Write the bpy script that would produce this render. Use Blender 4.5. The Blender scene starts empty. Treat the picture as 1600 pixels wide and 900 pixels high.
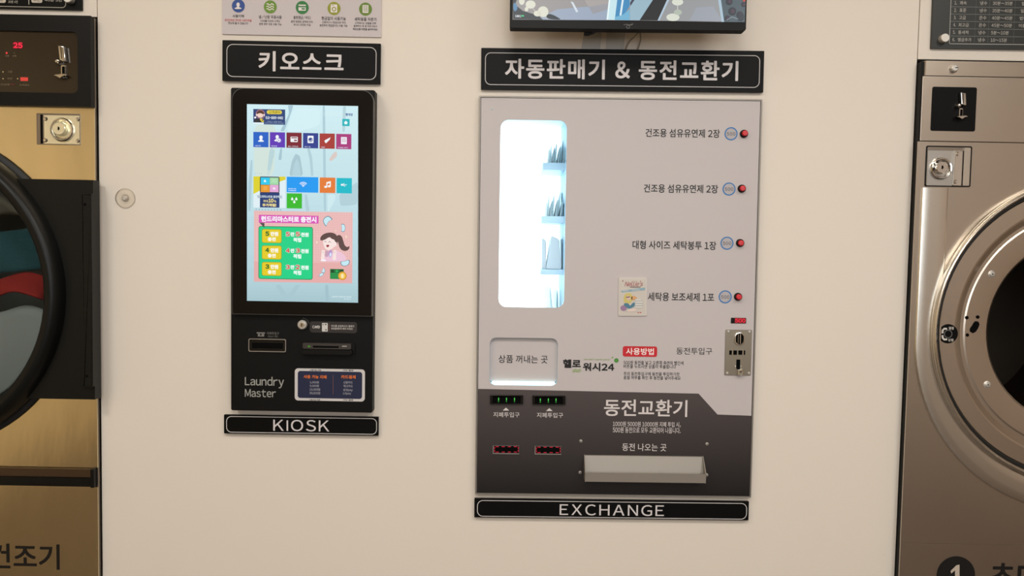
import bpy, bmesh, math, random
from mathutils import Vector, Matrix
from mathutils.geometry import tessellate_polygon

random.seed(7)
SC = bpy.context.scene
COL = SC.collection
PI = math.pi

# ------------------------------------------------------------------ camera, light, exposure
F_PX = 1250.0                      # focal length in pixels of the 1600 x 900 frame
DIST = 1.91                        # camera to wall along the axis
PITCH, ROLL = math.radians(3.0), 0.018
CAM_POS = Vector((0.0, -DIST * math.cos(PITCH), 1.25 + DIST * math.sin(PITCH)))
CAM_ROT = Matrix.Rotation(PI / 2 - PITCH, 3, 'X') @ Matrix.Rotation(ROLL, 3, 'Z')
cam_d = bpy.data.cameras.new('camera')
cam_d.sensor_width = 36.0
cam_d.lens = F_PX / 1600 * 36
cam_d.clip_start = 0.02
cam = bpy.data.objects.new('camera', cam_d)
cam.location = CAM_POS
cam.rotation_euler = CAM_ROT.to_euler()
COL.objects.link(cam)
SC.camera = cam

SC.view_settings.view_transform = 'Standard'
SC.view_settings.look = 'None'
SC.view_settings.gamma = 1.0
SC.view_settings.use_curve_mapping = False
SC.view_settings.exposure = 0.0
try:
    SC.cycles.use_denoising = True
    SC.cycles.max_bounces = 10
    SC.cycles.transparent_max_bounces = 16
    SC.cycles.sample_clamp_indirect = 6
    SC.cycles.caustics_reflective = False
    SC.cycles.caustics_refractive = False
except Exception:
    pass

W = bpy.data.worlds.new('World')
SC.world = W
W.use_nodes = True
bg = W.node_tree.nodes['Background']
bg.inputs[0].default_value = (0.80, 0.88, 1.0, 1)
bg.inputs[1].default_value = 1.2

CEIL_Z, FRONT_Y, REAR_Y, SIDE_X = 2.75, -5.0, 1.25, 2.9


def area(name, loc, rot, sx, sy, power, col):
    l = bpy.data.lights.new(name, 'AREA')
    l.shape = 'RECTANGLE'
    l.size, l.size_y = sx, sy
    l.energy = power
    l.color = col
    o = bpy.data.objects.new(name, l)
    o.location = loc
    o.rotation_euler = rot
    COL.objects.link(o)
    return o


WARM = (1.0, 0.99, 0.96)
LAMPS = [(x, y) for y in (-1.75, -3.3) for x in (-1.5, 0.0, 1.5)]
LAMP_P = 15.9
for (x, y) in LAMPS:
    area('ceiling_lamp_light', (x, y, CEIL_Z - 0.062), (0, 0, 0), 0.55, 0.55, LAMP_P, WARM)
area('linear_lamp_light', (0.0, -0.10, CEIL_Z - 0.052), (0, 0, 0), 2.0, 0.03, 4.5, (1.0, 0.80, 0.60))
area('daylight_window_light', (0.6, FRONT_Y + 0.08, 1.75), (PI / 2, 0, 0), 2.8, 1.2, 34.0, (0.90, 0.95, 1.0))


# ------------------------------------------------------------------ colour and materials
def lin(c):
    return tuple((v / 12.92 if v <= 0.04045 else ((v + 0.055) / 1.055) ** 2.4) for v in (x / 255 for x in c))


def mat(name, rgb, rough=0.5, metal=0.0, spec=0.5, bump=0.0, bscale=80.0, vary=0.0, stretch=None, coat=0.0, aniso=0.0,
        emit=None, estr=1.0):
    m = bpy.data.materials.new(name)
    m.use_nodes = True
    nt = m.node_tree
    p = nt.nodes['Principled BSDF']
    c = lin(rgb)
    p.inputs['Base Color'].default_value = (*c, 1)
    p.inputs['Roughness'].default_value = rough
    p.inputs['Metallic'].default_value = metal
    p.inputs['Specular IOR Level'].default_value = spec
    p.inputs['Coat Weight'].default_value = coat
    p.inputs['Anisotropic'].default_value = aniso
    if emit:
        p.inputs['Emission Color'].default_value = (*lin(emit), 1)
        p.inputs['Emission Strength'].default_value = estr
    tc = nt.nodes.new('ShaderNodeTexCoord')
    mp = nt.nodes.new('ShaderNodeMapping')
    nz = nt.nodes.new('ShaderNodeTexNoise')
    nt.links.new(tc.outputs['Object'], mp.inputs[0])
    nt.links.new(mp.outputs[0], nz.inputs['Vector'])
    nz.inputs['Scale'].default_value = bscale
    nz.inputs['Detail'].default_value = 3
    if stretch:
        mp.inputs['Scale'].default_value = stretch
    if vary:
        mx = nt.nodes.new('ShaderNodeMix')
        mx.data_type = 'RGBA'
        nt.links.new(nz.outputs['Fac'], mx.inputs[0])
        mx.inputs[6].default_value = (*[v * (1 - vary) for v in c], 1)
        mx.inputs[7].default_value = (*[min(1, v * (1 + vary)) for v in c], 1)
        nt.links.new(mx.outputs[2], p.inputs['Base Color'])
    if bump:
        b = nt.nodes.new('ShaderNodeBump')
        b.inputs['Strength'].default_value = bump
        b.inputs['Distance'].default_value = 0.001
        nt.links.new(nz.outputs['Fac'], b.inputs['Height'])
        nt.links.new(b.outputs[0], p.inputs['Normal'])
    return m


def glass(name, tint=(255, 255, 255), refl=0.06, rough=0.02):
    m = bpy.data.materials.new(name)
    m.use_nodes = True
    nt = m.node_tree
    nt.nodes.remove(nt.nodes['Principled BSDF'])
    out = nt.nodes['Material Output']
    t = nt.nodes.new('ShaderNodeBsdfTransparent')
    t.inputs[0].default_value = (*lin(tint), 1)
    g = nt.nodes.new('ShaderNodeBsdfGlossy')
    g.inputs['Roughness'].default_value = rough
    fr = nt.nodes.new('ShaderNodeLayerWeight')
    fr.inputs[0].default_value = refl
    mx = nt.nodes.new('ShaderNodeMixShader')
    nt.links.new(fr.outputs['Fresnel'], mx.inputs[0])
    nt.links.new(t.outputs[0], mx.inputs[1])
    nt.links.new(g.outputs[0], mx.inputs[2])
    nt.links.new(mx.outputs[0], out.inputs[0])
    return m


def ink(name, rough=0.5, emit=0.0, spec=0.4):
    m = bpy.data.materials.new(name)
    m.use_nodes = True
    nt = m.node_tree
    p = nt.nodes['Principled BSDF']
    a = nt.nodes.new('ShaderNodeAttribute')
    a.attribute_name = 'ink'
    p.inputs['Roughness'].default_value = rough
    p.inputs['Specular IOR Level'].default_value = spec
    if emit:
        p.inputs['Base Color'].default_value = (0.01, 0.01, 0.01, 1)
        nt.links.new(a.outputs['Color'], p.inputs['Emission Color'])
        p.inputs['Emission Strength'].default_value = emit
    else:
        nt.links.new(a.outputs['Color'], p.inputs['Base Color'])
    return m


M = {
    'wall': mat('wall_paint', (226, 216, 203), 0.55, bump=0.05, bscale=220, vary=0.012),
    'ceil': mat('ceiling_paint', (238, 234, 226), 0.8),
    'floor': mat('floor_tile', (84, 70, 58), 0.5, bump=0.02, bscale=30, vary=0.12),
    'room': mat('room_wall_paint', (205, 190, 168), 0.6, vary=0.03, bscale=20),
    'wood_wall': mat('honey_wood_panel', (216, 194, 154), 0.5, vary=0.4, bscale=5, stretch=(1, 4, 0.2)),
    'taupe_wall': mat('taupe_wall_paint', (168, 150, 134), 0.6, vary=0.05, bscale=10),
    'dark_room': mat('service_room_paint', (60, 56, 52), 0.8),
    'gold_steel': mat('champagne_brushed_steel', (236, 220, 182), 0.20, 1.0, bump=1.0, bscale=5, stretch=(3.0, 1, 0.8), vary=0.08),
    'steel': mat('brushed_steel', (196, 184, 170), 0.30, 1.0, bump=0.25, bscale=4, stretch=(1.2, 1, 1.6), vary=0.03),
    'steel_side': mat('steel_return', (150, 140, 128), 0.35, 1.0),
    'polish': mat('polished_steel', (222, 216, 206), 0.27, 1.0),
    'chrome': mat('chrome', (232, 230, 226), 0.10, 1.0),
    'brass': mat('pale_brassy_chrome', (250, 244, 214), 0.25, 0.7),
    'alu': mat('aluminium', (190, 186, 180), 0.35, 1.0),
    'edge_trim': mat('machine_edge_trim', (140, 134, 126), 0.45, 0.6),
    'edge_glint': mat('edge_glint_gray', (84, 82, 78), 0.45, 0.4),
    'bolt': mat('satin_bolt', (205, 200, 192), 0.45, 0.6),
    'black': mat('black_satin_plastic', (14, 13, 11), 0.45, spec=0.18, bump=0.05, bscale=400),
    'black_gloss': mat('black_gloss', (20, 19, 17), 0.15, spec=0.3),
    'bezel_gloss': mat('dark_bezel_glass', (22, 18, 15), 0.16, spec=0.15),
    'black_metal': mat('black_powder_coat', (8, 8, 7), 0.5, spec=0.18, bump=0.04, bscale=500),
    'door_black': mat('black_door_frame', (13, 14, 13), 0.38, spec=0.25),
    'gasket': mat('rubber_gasket', (16, 16, 16), 0.6),
    'void': mat('unlit_slot', (5, 5, 5), 0.9, spec=0.1),
    'sign': mat('black_acrylic', (9, 9, 8), 0.42, spec=0.12),
    'sign_edge': mat('black_acrylic_edge', (12, 12, 11), 0.5, spec=0.2),
    'poster': mat('poster_board', (196, 187, 188), 0.45),
    'vend_white': mat('vending_white_film', (194, 186, 185), 0.40, spec=0.35),
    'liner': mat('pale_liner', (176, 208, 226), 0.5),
    'shelf': mat('pale_blue_shelf', (196, 220, 236), 0.4),
    'tray': mat('tray_steel', (146, 139, 129), 0.42, 0.25),
    'red': mat('red_button_plastic', (205, 30, 38), 0.3),
    'pouch': mat('white_pouch_film', (206, 222, 224), 0.35),
    'pouch_gray': mat('gray_pouch_film', (150, 172, 180), 0.35),
    'bag': mat('folded_bag_plastic', (206, 214, 220), 0.4),
    'red_cloth': mat('red_cloth', (156, 34, 28), 0.9, bump=0.3, bscale=300),
    'gray_cloth': mat('gray_cloth', (150, 150, 146), 0.95, bump=0.3, bscale=300),
    'taupe_cloth': mat('taupe_cloth', (122, 112, 100), 0.95, bump=0.3, bscale=300),
    'liner_overlit': mat('overlit_liner', (240, 246, 250), 0.5),  # brighter copy of the liner, overexposure put into its colour
    'teal_cloth': mat('teal_cloth', (40, 78, 84), 0.95, bump=0.3, bscale=300),
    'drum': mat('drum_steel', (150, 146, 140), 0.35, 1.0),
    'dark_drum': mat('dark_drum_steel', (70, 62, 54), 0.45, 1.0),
    'tape': mat('frosted_tape', (190, 186, 180), 0.5),
    'cable': mat('black_cable', (25, 25, 25), 0.5),
    'gray_metal': mat('gray_bracket', (120, 120, 118), 0.45, 0.3),
    'ink': ink('printed_ink', 0.5),
    'ink_gloss': ink('glossy_print', 0.3),
    'screen': ink('display_pixels', 0.25, 1.0, 0.3),
    'screen_dim': ink('led_pixels', 0.3, 1.6, 0.3),
    'glass': glass('clear_pane'),
    'door_glass': glass('door_pane', (236, 240, 240), 0.10),
    'clear_plastic': glass('clear_plastic', (249, 247, 243), 0.14, 0.12),
    'glow_white': mat('glowing_white', (255, 255, 255), 0.5, emit=(215, 246, 255), estr=2.2),
    'leak_cyan': mat('leak_glow', (255, 255, 255), 0.5, emit=(160, 244, 250), estr=1.1),
    'lamp': mat('lamp_diffuser', (255, 255, 255), 0.5, emit=(255, 236, 205), estr=4.0),
}


def ramp_mat(name, z0, z1, c0, c1, rough):
    """printed film whose design fades from one grey to another over the panel height"""
    m = mat(name, c0, rough, spec=0.35)
    nt = m.node_tree
    p = nt.nodes['Principled BSDF']
    tc = nt.nodes.new('ShaderNodeTexCoord')
    sp = nt.nodes.new('ShaderNodeSeparateXYZ')
    mr = nt.nodes.new('ShaderNodeMapRange')
    mx = nt.nodes.new('ShaderNodeMix')
    mx.data_type = 'RGBA'
    nt.links.new(tc.outputs['Object'], sp.inputs[0])
    nt.links.new(sp.outputs['Z'], mr.inputs[0])
    mr.inputs[1].default_value, mr.inputs[2].default_value = z0, z1
    nt.links.new(mr.outputs[0], mx.inputs[0])
    mx.inputs[6].default_value = (*lin(c0), 1)
    mx.inputs[7].default_value = (*lin(c1), 1)
    nt.links.new(mx.outputs[2], p.inputs['Base Color'])
    return m


# ------------------------------------------------------------------ frames: from the photograph to real places
def at(px, py, Y):
    d = CAM_ROT @ Vector(((px - 800) / F_PX, -(py - 450) / F_PX, -1.0))
    t = (Y - CAM_POS.y) / d.y
    return CAM_POS + d * t


def props(o, label=None, cat=None, group=None, kind=None):
    if label: o['label'] = label
    if cat: o['category'] = cat
    if group: o['group'] = group
    if kind: o['kind'] = kind
    return o


class Frame:
    """a thing's own axes (x right, y into the wall, z up) on a plane parallel to the wall"""
    def __init__(s, name, corners, Y, label, cat, group=None, tilt=True, base=None):
        p = [at(a, b, Y) for a, b in corners]
        tl, tr, br, bl = p
        ux = (tr - tl) + (br - bl)
        uz = (tl - bl) + (tr - br)
        a1 = math.atan2(ux.z, ux.x)
        a2 = math.atan2(-uz.x, uz.z)
        s.a = (a1 * 0.7 + a2 * 0.3) if tilt else 0.0
        c = (tl + tr + br + bl) / 4
        s.w, s.h, s.Y = ux.length / 2, uz.length / 2, Y
        up = Vector((-math.sin(s.a), 0, math.cos(s.a)))
        o = c - up * (s.h / 2)
        s.o = Vector((o.x, 0, o.z if base is None else base))
        s.ob = bpy.data.objects.new(name, None)
        s.ob.empty_display_size = 0.05
        s.ob.location = s.o
        s.ob.rotation_euler = (0, -s.a, 0)
        COL.objects.link(s.ob)
        props(s.ob, label, cat, group)
        s.x0, s.x1 = -s.w / 2, s.w / 2
        s.top = s.h

    def L(s, px, py, Y=None):
        q = at(px, py, s.Y if Y is None else Y) - s.o
        ca, sa = math.cos(s.a), math.sin(s.a)
        return (q.x * ca + q.z * sa, -q.x * sa + q.z * ca)

    def R(s, x0, y0, x1, y1, Y=None):
        """pixel box (read at mid-height and mid-width) -> local centre and size"""
        cx, cy = (x0 + x1) / 2, (y0 + y1) / 2
        a, b = s.L(x0, cy, Y), s.L(x1, cy, Y)
        c, d = s.L(cx, y0, Y), s.L(cx, y1, Y)
        m = s.L(cx, cy, Y)
        return m[0], m[1], math.hypot(a[0] - b[0], a[1] - b[1]), math.hypot(c[0] - d[0], c[1] - d[1])


def rr(cx, cz, w, h, r, n=6):
    r = min(r, w / 2 - 1e-5, h / 2 - 1e-5)
    if r <= 1e-5:
        return [(cx - w / 2, cz - h / 2), (cx + w / 2, cz - h / 2), (cx + w / 2, cz + h / 2), (cx - w / 2, cz + h / 2)]
    out = []
    for k, (sx, sz) in enumerate(((1, -1), (1, 1), (-1, 1), (-1, -1))):
        ox, oz = cx + sx * (w / 2 - r), cz + sz * (h / 2 - r)
        a0 = -PI / 2 + k * PI / 2
        for i in range(n + 1):
            a = a0 + i * PI / 2 / n
            out.append((ox + r * math.cos(a), oz + r * math.sin(a)))
    return out


def circ(cx, cz, r, n=40, rz=None):
    rz = r if rz is None else rz
    return [(cx + r * math.cos(2 * PI * i / n), cz + rz * math.sin(2 * PI * i / n)) for i in range(n)]


class MB:
    def __init__(s):
        s.bm = bmesh.new()
        s.bev = False

    def box(s, x0, x1, y0, y1, z0, z1, bevel=0.0, seg=2):
        r = bmesh.ops.create_cube(s.bm, size=1)
        vs = r['verts']
        for v in vs:
            v.co = Vector(((x0 + x1) / 2 + v.co.x * (x1 - x0), (y0 + y1) / 2 + v.co.y * (y1 - y0), (z0 + z1) / 2 + v.co.z * (z1 - z0)))
        if bevel:
            s.bev = True
            es = list({e for v in vs for e in v.link_edges})
            bmesh.ops.bevel(s.bm, geom=es, offset=bevel, segments=seg, affect='EDGES', profile=0.5)
        return s

    def prism(s, pts, y0, y1, holes=(), bevel=0.0, seg=2):
        """solid with outline pts (x,z) from y0 (front) to y1 (back), with through holes"""
        loops = [list(pts)] + [list(h) for h in holes]
        flat = [p for l in loops for p in l]
        vf = [s.bm.verts.new((x, y0, z)) for x, z in flat]
        vb = [s.bm.verts.new((x, y1, z)) for x, z in flat]
        tris = tessellate_polygon([[Vector((x, z, 0)) for x, z in l] for l in loops])
        if not holes and len(pts) <= 64:
            ff = [s.bm.faces.new(vf)]
            s.bm.faces.new(list(reversed(vb)))
        else:
            ff = []
            for t in tris:
                try:
                    ff.append(s.bm.faces.new([vf[i] for i in t]))
                    s.bm.faces.new([vb[i] for i in reversed(t)])
                except ValueError:
                    pass
        k = 0
        rim = []
        for l in loops:
            n = len(l)
            for i in range(n):
                a, b = k + i, k + (i + 1) % n
                s.bm.faces.new((vf[a], vf[b], vb[b], vb[a]))
                e = s.bm.edges.get((vf[a], vf[b]))
                if e and l is loops[0]: rim.append(e)
            k += n
        if bevel and rim:
            s.bev = True
            bmesh.ops.bevel(s.bm, geom=rim, offset=bevel, segments=seg, affect='EDGES', profile=0.5)
        return s

    def plate(s, cx, cz, w, h, y0, y1, r=0.0, bevel=0.0, holes=(), n=6):
        return s.prism(rr(cx, cz, w, h, r, n), y0, y1, holes, bevel)

    def cyl(s, cx, cz, r, y0, y1, n=32, bevel=0.0):
        return s.prism(circ(cx, cz, r, n), y0, y1, (), bevel)

    def lathe(s, prof, cx, cz, n=48, a0=0.0, a1=2 * PI, close=True):
        full = abs(a1 - a0 - 2 * PI) < 1e-6
        m = n if full else n + 1
        rings = []
        for r, y in prof:
            if r < 1e-6:
                rings.append([s.bm.verts.new((cx, y, cz))] * m)
            else:
                rings.append([s.bm.verts.new((cx + r * math.cos(a0 + (a1 - a0) * i / n), y, cz + r * math.sin(a0 + (a1 - a0) * i / n))) for i in range(m)])
        for A, B in zip(rings, rings[1:]):
            for i in range(n):
                j = (i + 1) % m
                q = []
                for v in (A[i], A[j], B[j], B[i]):
                    if v not in q: q.append(v)
                if len(q) > 2:
                    try: s.bm.faces.new(q)
                    except ValueError: pass
        return s

    def sweep(s, path, prof, closed=False):
        """prof: list of (offset across the path in xz, y); path: list of (x,z)"""
        n = len(path)
        rings = []
        for i, (x, z) in enumerate(path):
            a = path[(i - 1) % n] if (closed or i > 0) else path[i]
            b = path[(i + 1) % n] if (closed or i < n - 1) else path[i]
            t = Vector((b[0] - a[0], b[1] - a[1])).normalized()
            nx, nz = t.y, -t.x
            rings.append([s.bm.verts.new((x + nx * o, y, z + nz * o)) for o, y in prof])
        m = len(prof)
        for i in range(n if closed else n - 1):
            A, B = rings[i], rings[(i + 1) % n]
            for k in range(m - 1):
                s.bm.faces.new((A[k], A[k + 1], B[k + 1], B[k]))
        return s

    def tube(s, pts, r, n=10, cap=True):
        pts = [Vector(p) for p in pts]
        rings = []
        for i, p in enumerate(pts):
            t = (pts[min(i + 1, len(pts) - 1)] - pts[max(i - 1, 0)]).normalized()
            u = t.cross(Vector((0.31, 0.9, 0.2))).normalized()
            v = t.cross(u)
            rings.append([s.bm.verts.new(p + (u * math.cos(2 * PI * k / n) + v * math.sin(2 * PI * k / n)) * r) for k in range(n)])
        for A, B in zip(rings, rings[1:]):
            for k in range(n):
                s.bm.faces.new((A[k], A[(k + 1) % n], B[(k + 1) % n], B[k]))
        if cap:
            s.bm.faces.new(rings[0]); s.bm.faces.new(list(reversed(rings[-1])))
        return s

    def hexa(s, c):
        """box from eight corners: four front (ccw), four back"""
        v = [s.bm.verts.new(p) for p in c]
        for f in ((0, 1, 2, 3), (7, 6, 5, 4), (0, 4, 5, 1), (1, 5, 6, 2), (2, 6, 7, 3), (3, 7, 4, 0)):
            s.bm.faces.new([v[i] for i in f])
        return s

    def build(s, name, m, parent=None, smooth=35):
        bmesh.ops.recalc_face_normals(s.bm, faces=s.bm.faces[:])
        me = bpy.data.meshes.new(name)
        s.bm.to_mesh(me)
        s.bm.free()
        me.materials.append(M[m] if isinstance(m, str) else m)
        if smooth:
            me.shade_smooth()
            me.set_sharp_from_angle(angle=math.radians(smooth))
        o = bpy.data.objects.new(name, me)
        COL.objects.link(o)
        if s.bev and smooth:
            wn = o.modifiers.new('weighted_normal', 'WEIGHTED_NORMAL')
            wn.keep_sharp = True
            wn.weight = 100
        if parent is not None:
            o.parent = parent.ob if isinstance(parent, Frame) else parent
        return o


# ------------------------------------------------------------------ lettering
_gl = {}


def glyph(ch):
    if ch in _gl: return _gl[ch]
    src = ch
    if ch == '|I':
        _gl[ch] = ([(0, 0), (0.085, 0), (0.085, 0.70), (0, 0.70)], [(0, 1, 2, 3)], 0, 0.085, 0.085)
        return _gl[ch]
    o = ord(ch)
    if 33 <= o <= 126: src = chr(o + 0xFEE0)
    cu = bpy.data.curves.new('g', 'FONT')
    cu.body = src
    cu.size = 1.0
    cu.resolution_u = 4
    ob = bpy.data.objects.new('g', cu)
    me = bpy.data.meshes.new_from_object(ob)
    vs = [(v.co.x, v.co.y) for v in me.vertices]
    fs = [tuple(p.vertices) for p in me.polygons]
    bpy.data.objects.remove(ob); bpy.data.curves.remove(cu); bpy.data.meshes.remove(me)
    if not vs:
        _gl[ch] = ([], [], 0, 0.2, 0.2)
        return _gl[ch]
    x0, x1 = min(v[0] for v in vs), max(v[0] for v in vs)
    if 33 <= o <= 126:
        vs = [(x - x0, y) for x, y in vs]
        _gl[ch] = (vs, fs, 0, x1 - x0, None)
    else:
        _gl[ch] = (vs, fs, x0, x1, 0.925)
    return _gl[ch]


def layout(text, track=0.0, sans_i=False):
    x, V, Fc = 0.0, [], []
    for ch in text:
        if ch == ' ':
            x += 0.26 + track
            continue
        vs, fs, a, b, adv = glyph('|I' if (ch == 'I' and sans_i) else ch)
        if adv is None or adv == 0.085:
            ox = x + 0.05
            step = (b - a) + 0.10
        else:
            ox, step = x, adv
        k = len(V)
        V += [(vx + ox, vy) for vx, vy in vs]
        Fc += [tuple(i + k for i in f) for f in fs]
        x += step + track
    return V, Fc


class G:
    """flat printing (or display pixels) on a plane of a Frame: one mesh with a colour per face"""
    LIFT = 0.00022

    def __init__(s, fr, Y, z0=0.0003):
        s.fr, s.Y, s.z0 = fr, Y, z0
        s.V, s.F, s.C = [], [], []
        s.ox = s.oy = 0.0
        s.s = 1.0

    def view(s, ox, oy, sc):
        s.ox, s.oy, s.s = ox, oy, sc
        return s

    def px(s, x, y):
        return s.ox + x / s.s, s.oy + y / s.s

    def l(s, x, y):
        return s.fr.L(*s.px(x, y), s.Y)

    def unit(s, x, y):
        a, b = s.l(x, y), s.l(x + 1, y)
        return math.hypot(a[0] - b[0], a[1] - b[1])

    def box_l(s, x0, y0, x1, y1):
        a, b = s.px(x0, y0)
        c, d = s.px(x1, y1)
        return s.fr.R(a, b, c, d, s.Y)

    def add(s, pts, faces, col, lv, sub=0):
        y = s.Y - s.z0 - lv * s.LIFT - sub * 0.00001
        k = len(s.V)
        s.V += [(x, y, z) for x, z in pts]
        c = (*lin(col), 1.0)
        for f in faces:
            s.F.append([i + k for i in f]); s.C.append(c)

    def shape(s, pts, col, lv):
        n = len(pts)
        if n <= 4:
            s.add(pts, [tuple(range(n))], col, lv)
        else:
            t = tessellate_polygon([[Vector((x, z, 0)) for x, z in pts]])
            s.add(pts, t, col, lv)

    def poly(s, pts, col, lv=1):
        s.shape([s.l(*p) for p in pts], col, lv)

    def blob(s, pts, col, lv=1, passes=3, keep=0.25):
        """polygon with rounded corners (corner cutting)"""
        for _ in range(passes):
            q = []
            for (ax, ay), (bx_, by_) in zip(pts, pts[1:] + pts[:1]):
                q += [(ax + (bx_ - ax) * keep, ay + (by_ - ay) * keep), (ax + (bx_ - ax) * (1 - keep), ay + (by_ - ay) * (1 - keep))]
            pts = q
        s.poly(pts, col, lv)

    def rect(s, x0, y0, x1, y1, col, lv=1, r=0.0):
        cx, cz, w, h = s.box_l(x0, y0, x1, y1)
        s.shape(rr(cx, cz, w, h, r * s.unit((x0 + x1) / 2, (y0 + y1) / 2), 5), col, lv)

    def ring(s, x0, y0, x1, y1, t, col, lv=1, r=0.0):
        cx, cz, w, h = s.box_l(x0, y0, x1, y1)
        u = s.unit((x0 + x1) / 2, (y0 + y1) / 2)
        A = rr(cx, cz, w, h, max(r * u, 1e-4), 6)
        B = rr(cx, cz, w - 2 * t * u, h - 2 * t * u, max(r * u - t * u, 1e-4 * .5), 6)
        n = len(A)
        s.add(A + B, [(i, (i + 1) % n, n + (i + 1) % n, n + i) for i in range(n)], col, lv)

    def disc(s, x, y, r, col, lv=1, ry=None, n=28):
        u = s.unit(x, y)
        cx, cz = s.l(x, y)
        s.shape(circ(cx, cz, r * u, n, (r if ry is None else ry) * u), col, lv)

    def annulus(s, x, y, r0, r1, col, lv=1, a0=0, a1=360, n=36):
        u = s.unit(x, y)
        cx, cz = s.l(x, y)
        P = []
        for i in range(n + 1):
            a = math.radians(a0 + (a1 - a0) * i / n)
            P += [(cx + r0 * u * math.cos(a), cz + r0 * u * math.sin(a)), (cx + r1 * u * math.cos(a), cz + r1 * u * math.sin(a))]
        s.add(P, [(2 * i, 2 * i + 1, 2 * i + 3, 2 * i + 2) for i in range(n)], col, lv)

    def stroke(s, pts, t, col, lv=1):
        P = [s.l(*p) for p in pts]
        u = s.unit(*pts[0]) * t / 2
        n = len(P)
        out = []
        for i in range(n):
            a, b = P[max(i - 1, 0)], P[min(i + 1, n - 1)]
            d = Vector((b[0] - a[0], b[1] - a[1])).normalized()
            out += [(P[i][0] - d.y * u, P[i][1] + d.x * u), (P[i][0] + d.y * u, P[i][1] - d.x * u)]
        s.add(out, [(2 * i, 2 * i + 1, 2 * i + 3, 2 * i + 2) for i in range(n - 1)], col, lv)

    def text(s, body, x0, y0, x1, y1, col, lv=2, bold=0.0, track=0.0, sans_i=False, out=None, italic=0.0):
        V, Fc = layout(body, track, sans_i)
        if not V: return
        if italic: V = [(x + y * italic, y) for x, y in V]
        a, b = min(v[0] for v in V), max(v[0] for v in V)
        c, d = min(v[1] for v in V), max(v[1] for v in V)
        cx, cz, w, h = s.box_l(x0, y0, x1, y1)
        sx = w / (b - a + 2 * bold) if b > a else w
        sz = h / (d - c + 2 * bold) if d > c else h
        mx, mz = (a + b) / 2, (c + d) / 2
        offs = [(0, 0)]
        if bold:
            n = 8 if bold > 0.02 else 4
            offs += [(bold * math.cos(2 * PI * k / n + PI / n), bold * math.sin(2 * PI * k / n + PI / n)) for k in range(n)]
        if out:
            col2, wd = out
            for k in range(8):
                dx, dz = (bold + wd) * math.cos(k * PI / 4), (bold + wd) * math.sin(k * PI / 4)
                s.add([(cx + (x - mx + dx) * sx, cz + (y - mz + dz) * sz) for x, y in V], Fc, col2, lv - 0.5, k)
        for k, (dx, dz) in enumerate(offs):
            s.add([(cx + (x - mx + dx) * sx, cz + (y - mz + dz) * sz) for x, y in V], Fc, col, lv, k)

    def build(s, name, m='ink', parent=None):
        me = bpy.data.meshes.new(name)
        # wind every face to look at the room (-y)
        F = []
        for f in s.F:
            a, b, c = (s.V[i] for i in f[:3])
            cr = (b[2] - a[2]) * (c[0] - a[0]) - (b[0] - a[0]) * (c[2] - a[2])
            F.append(list(f) if cr < 0 else list(reversed(f)))
        me.from_pydata(s.V, [], F)
        at_ = me.color_attributes.new('ink', 'FLOAT_COLOR', 'CORNER')
        buf = []
        for f, c in zip(F, s.C):
            buf += list(c) * len(f)
        at_.data.foreach_set('color', buf)
        me.materials.append(M[m])
        o = bpy.data.objects.new(name, me)
        COL.objects.link(o)
        if parent is not None:
            o.parent = parent.ob if isinstance(parent, Frame) else parent
        return o


def struct(o):
    o['kind'] = 'structure'
    return o


def arc(cx, cz, r, d0, d1, n=32):
    return [(cx + r * math.cos(math.radians(d0 + (d1 - d0) * i / n)), cz + r * math.sin(math.radians(d0 + (d1 - d0) * i / n))) for i in range(n + 1)]

# ------------------------------------------------------------------ the room
XL = at(156.5, 450, 0).x
XR = at(1417.0, 450, 0).x
VEND_C = [(750.5, 151), (1192, 154), (1172.5, 778), (740.8, 771.5)]
vend = Frame('vending_machine', VEND_C, -0.012,
             'white wall-mounted vending and coin exchange machine with lit display window and dark lower panel', 'vending machine')
hole = []
for (dx, dz) in ((1, 1), (-1, 1), (-1, -1), (1, -1)):
    lx = vend.x0 + 0.006 if dx > 0 else vend.x1 - 0.006
    lz = 0.006 if dz > 0 else vend.h - 0.006
    ca, sa = math.cos(vend.a), math.sin(vend.a)
    hole.append((vend.o.x + lx * ca - lz * sa, vend.o.z + lx * sa + lz * ca))
struct(MB().prism([(XL, 0), (XR, 0), (XR, CEIL_Z), (XL, CEIL_Z)], 0.0, 0.024, [hole]).build('wall_back', 'wall', smooth=0))
struct(MB().box(-SIDE_X, SIDE_X, FRONT_Y, REAR_Y, -0.05, 0.0).build('floor', 'floor', smooth=0))
struct(MB().box(-SIDE_X, SIDE_X, FRONT_Y, REAR_Y, CEIL_Z, CEIL_Z + 0.05).build('ceiling', 'ceil', smooth=0))
struct(MB().box(-SIDE_X - 0.05, -SIDE_X, FRONT_Y, REAR_Y, 0, CEIL_Z).build('wall_left', 'wood_wall', smooth=0))
struct(MB().box(SIDE_X, SIDE_X + 0.05, FRONT_Y, REAR_Y, 0, CEIL_Z).build('wall_right', 'taupe_wall', smooth=0))
struct(MB().box(-SIDE_X, SIDE_X, REAR_Y, REAR_Y + 0.05, 0, CEIL_Z).build('wall_rear', 'dark_room', smooth=0))
struct(MB().prism([(-SIDE_X, 0), (SIDE_X, 0), (SIDE_X, CEIL_Z), (-SIDE_X, CEIL_Z)], FRONT_Y - 0.05, FRONT_Y,
                  [[(-.9, 1.1), (2.1, 1.1), (2.1, 2.4), (-.9, 2.4)]]).build('wall_front', 'room', smooth=0))
wf = MB()
for x in (-.9, 0.1, 1.1, 2.04):
    wf.box(x, x + 0.06, FRONT_Y - 0.05, FRONT_Y + 0.01, 1.1, 2.4, 0.004)
wf.box(-.9, 2.1, FRONT_Y - 0.05, FRONT_Y + 0.01, 1.1, 1.16, 0.004)
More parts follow.
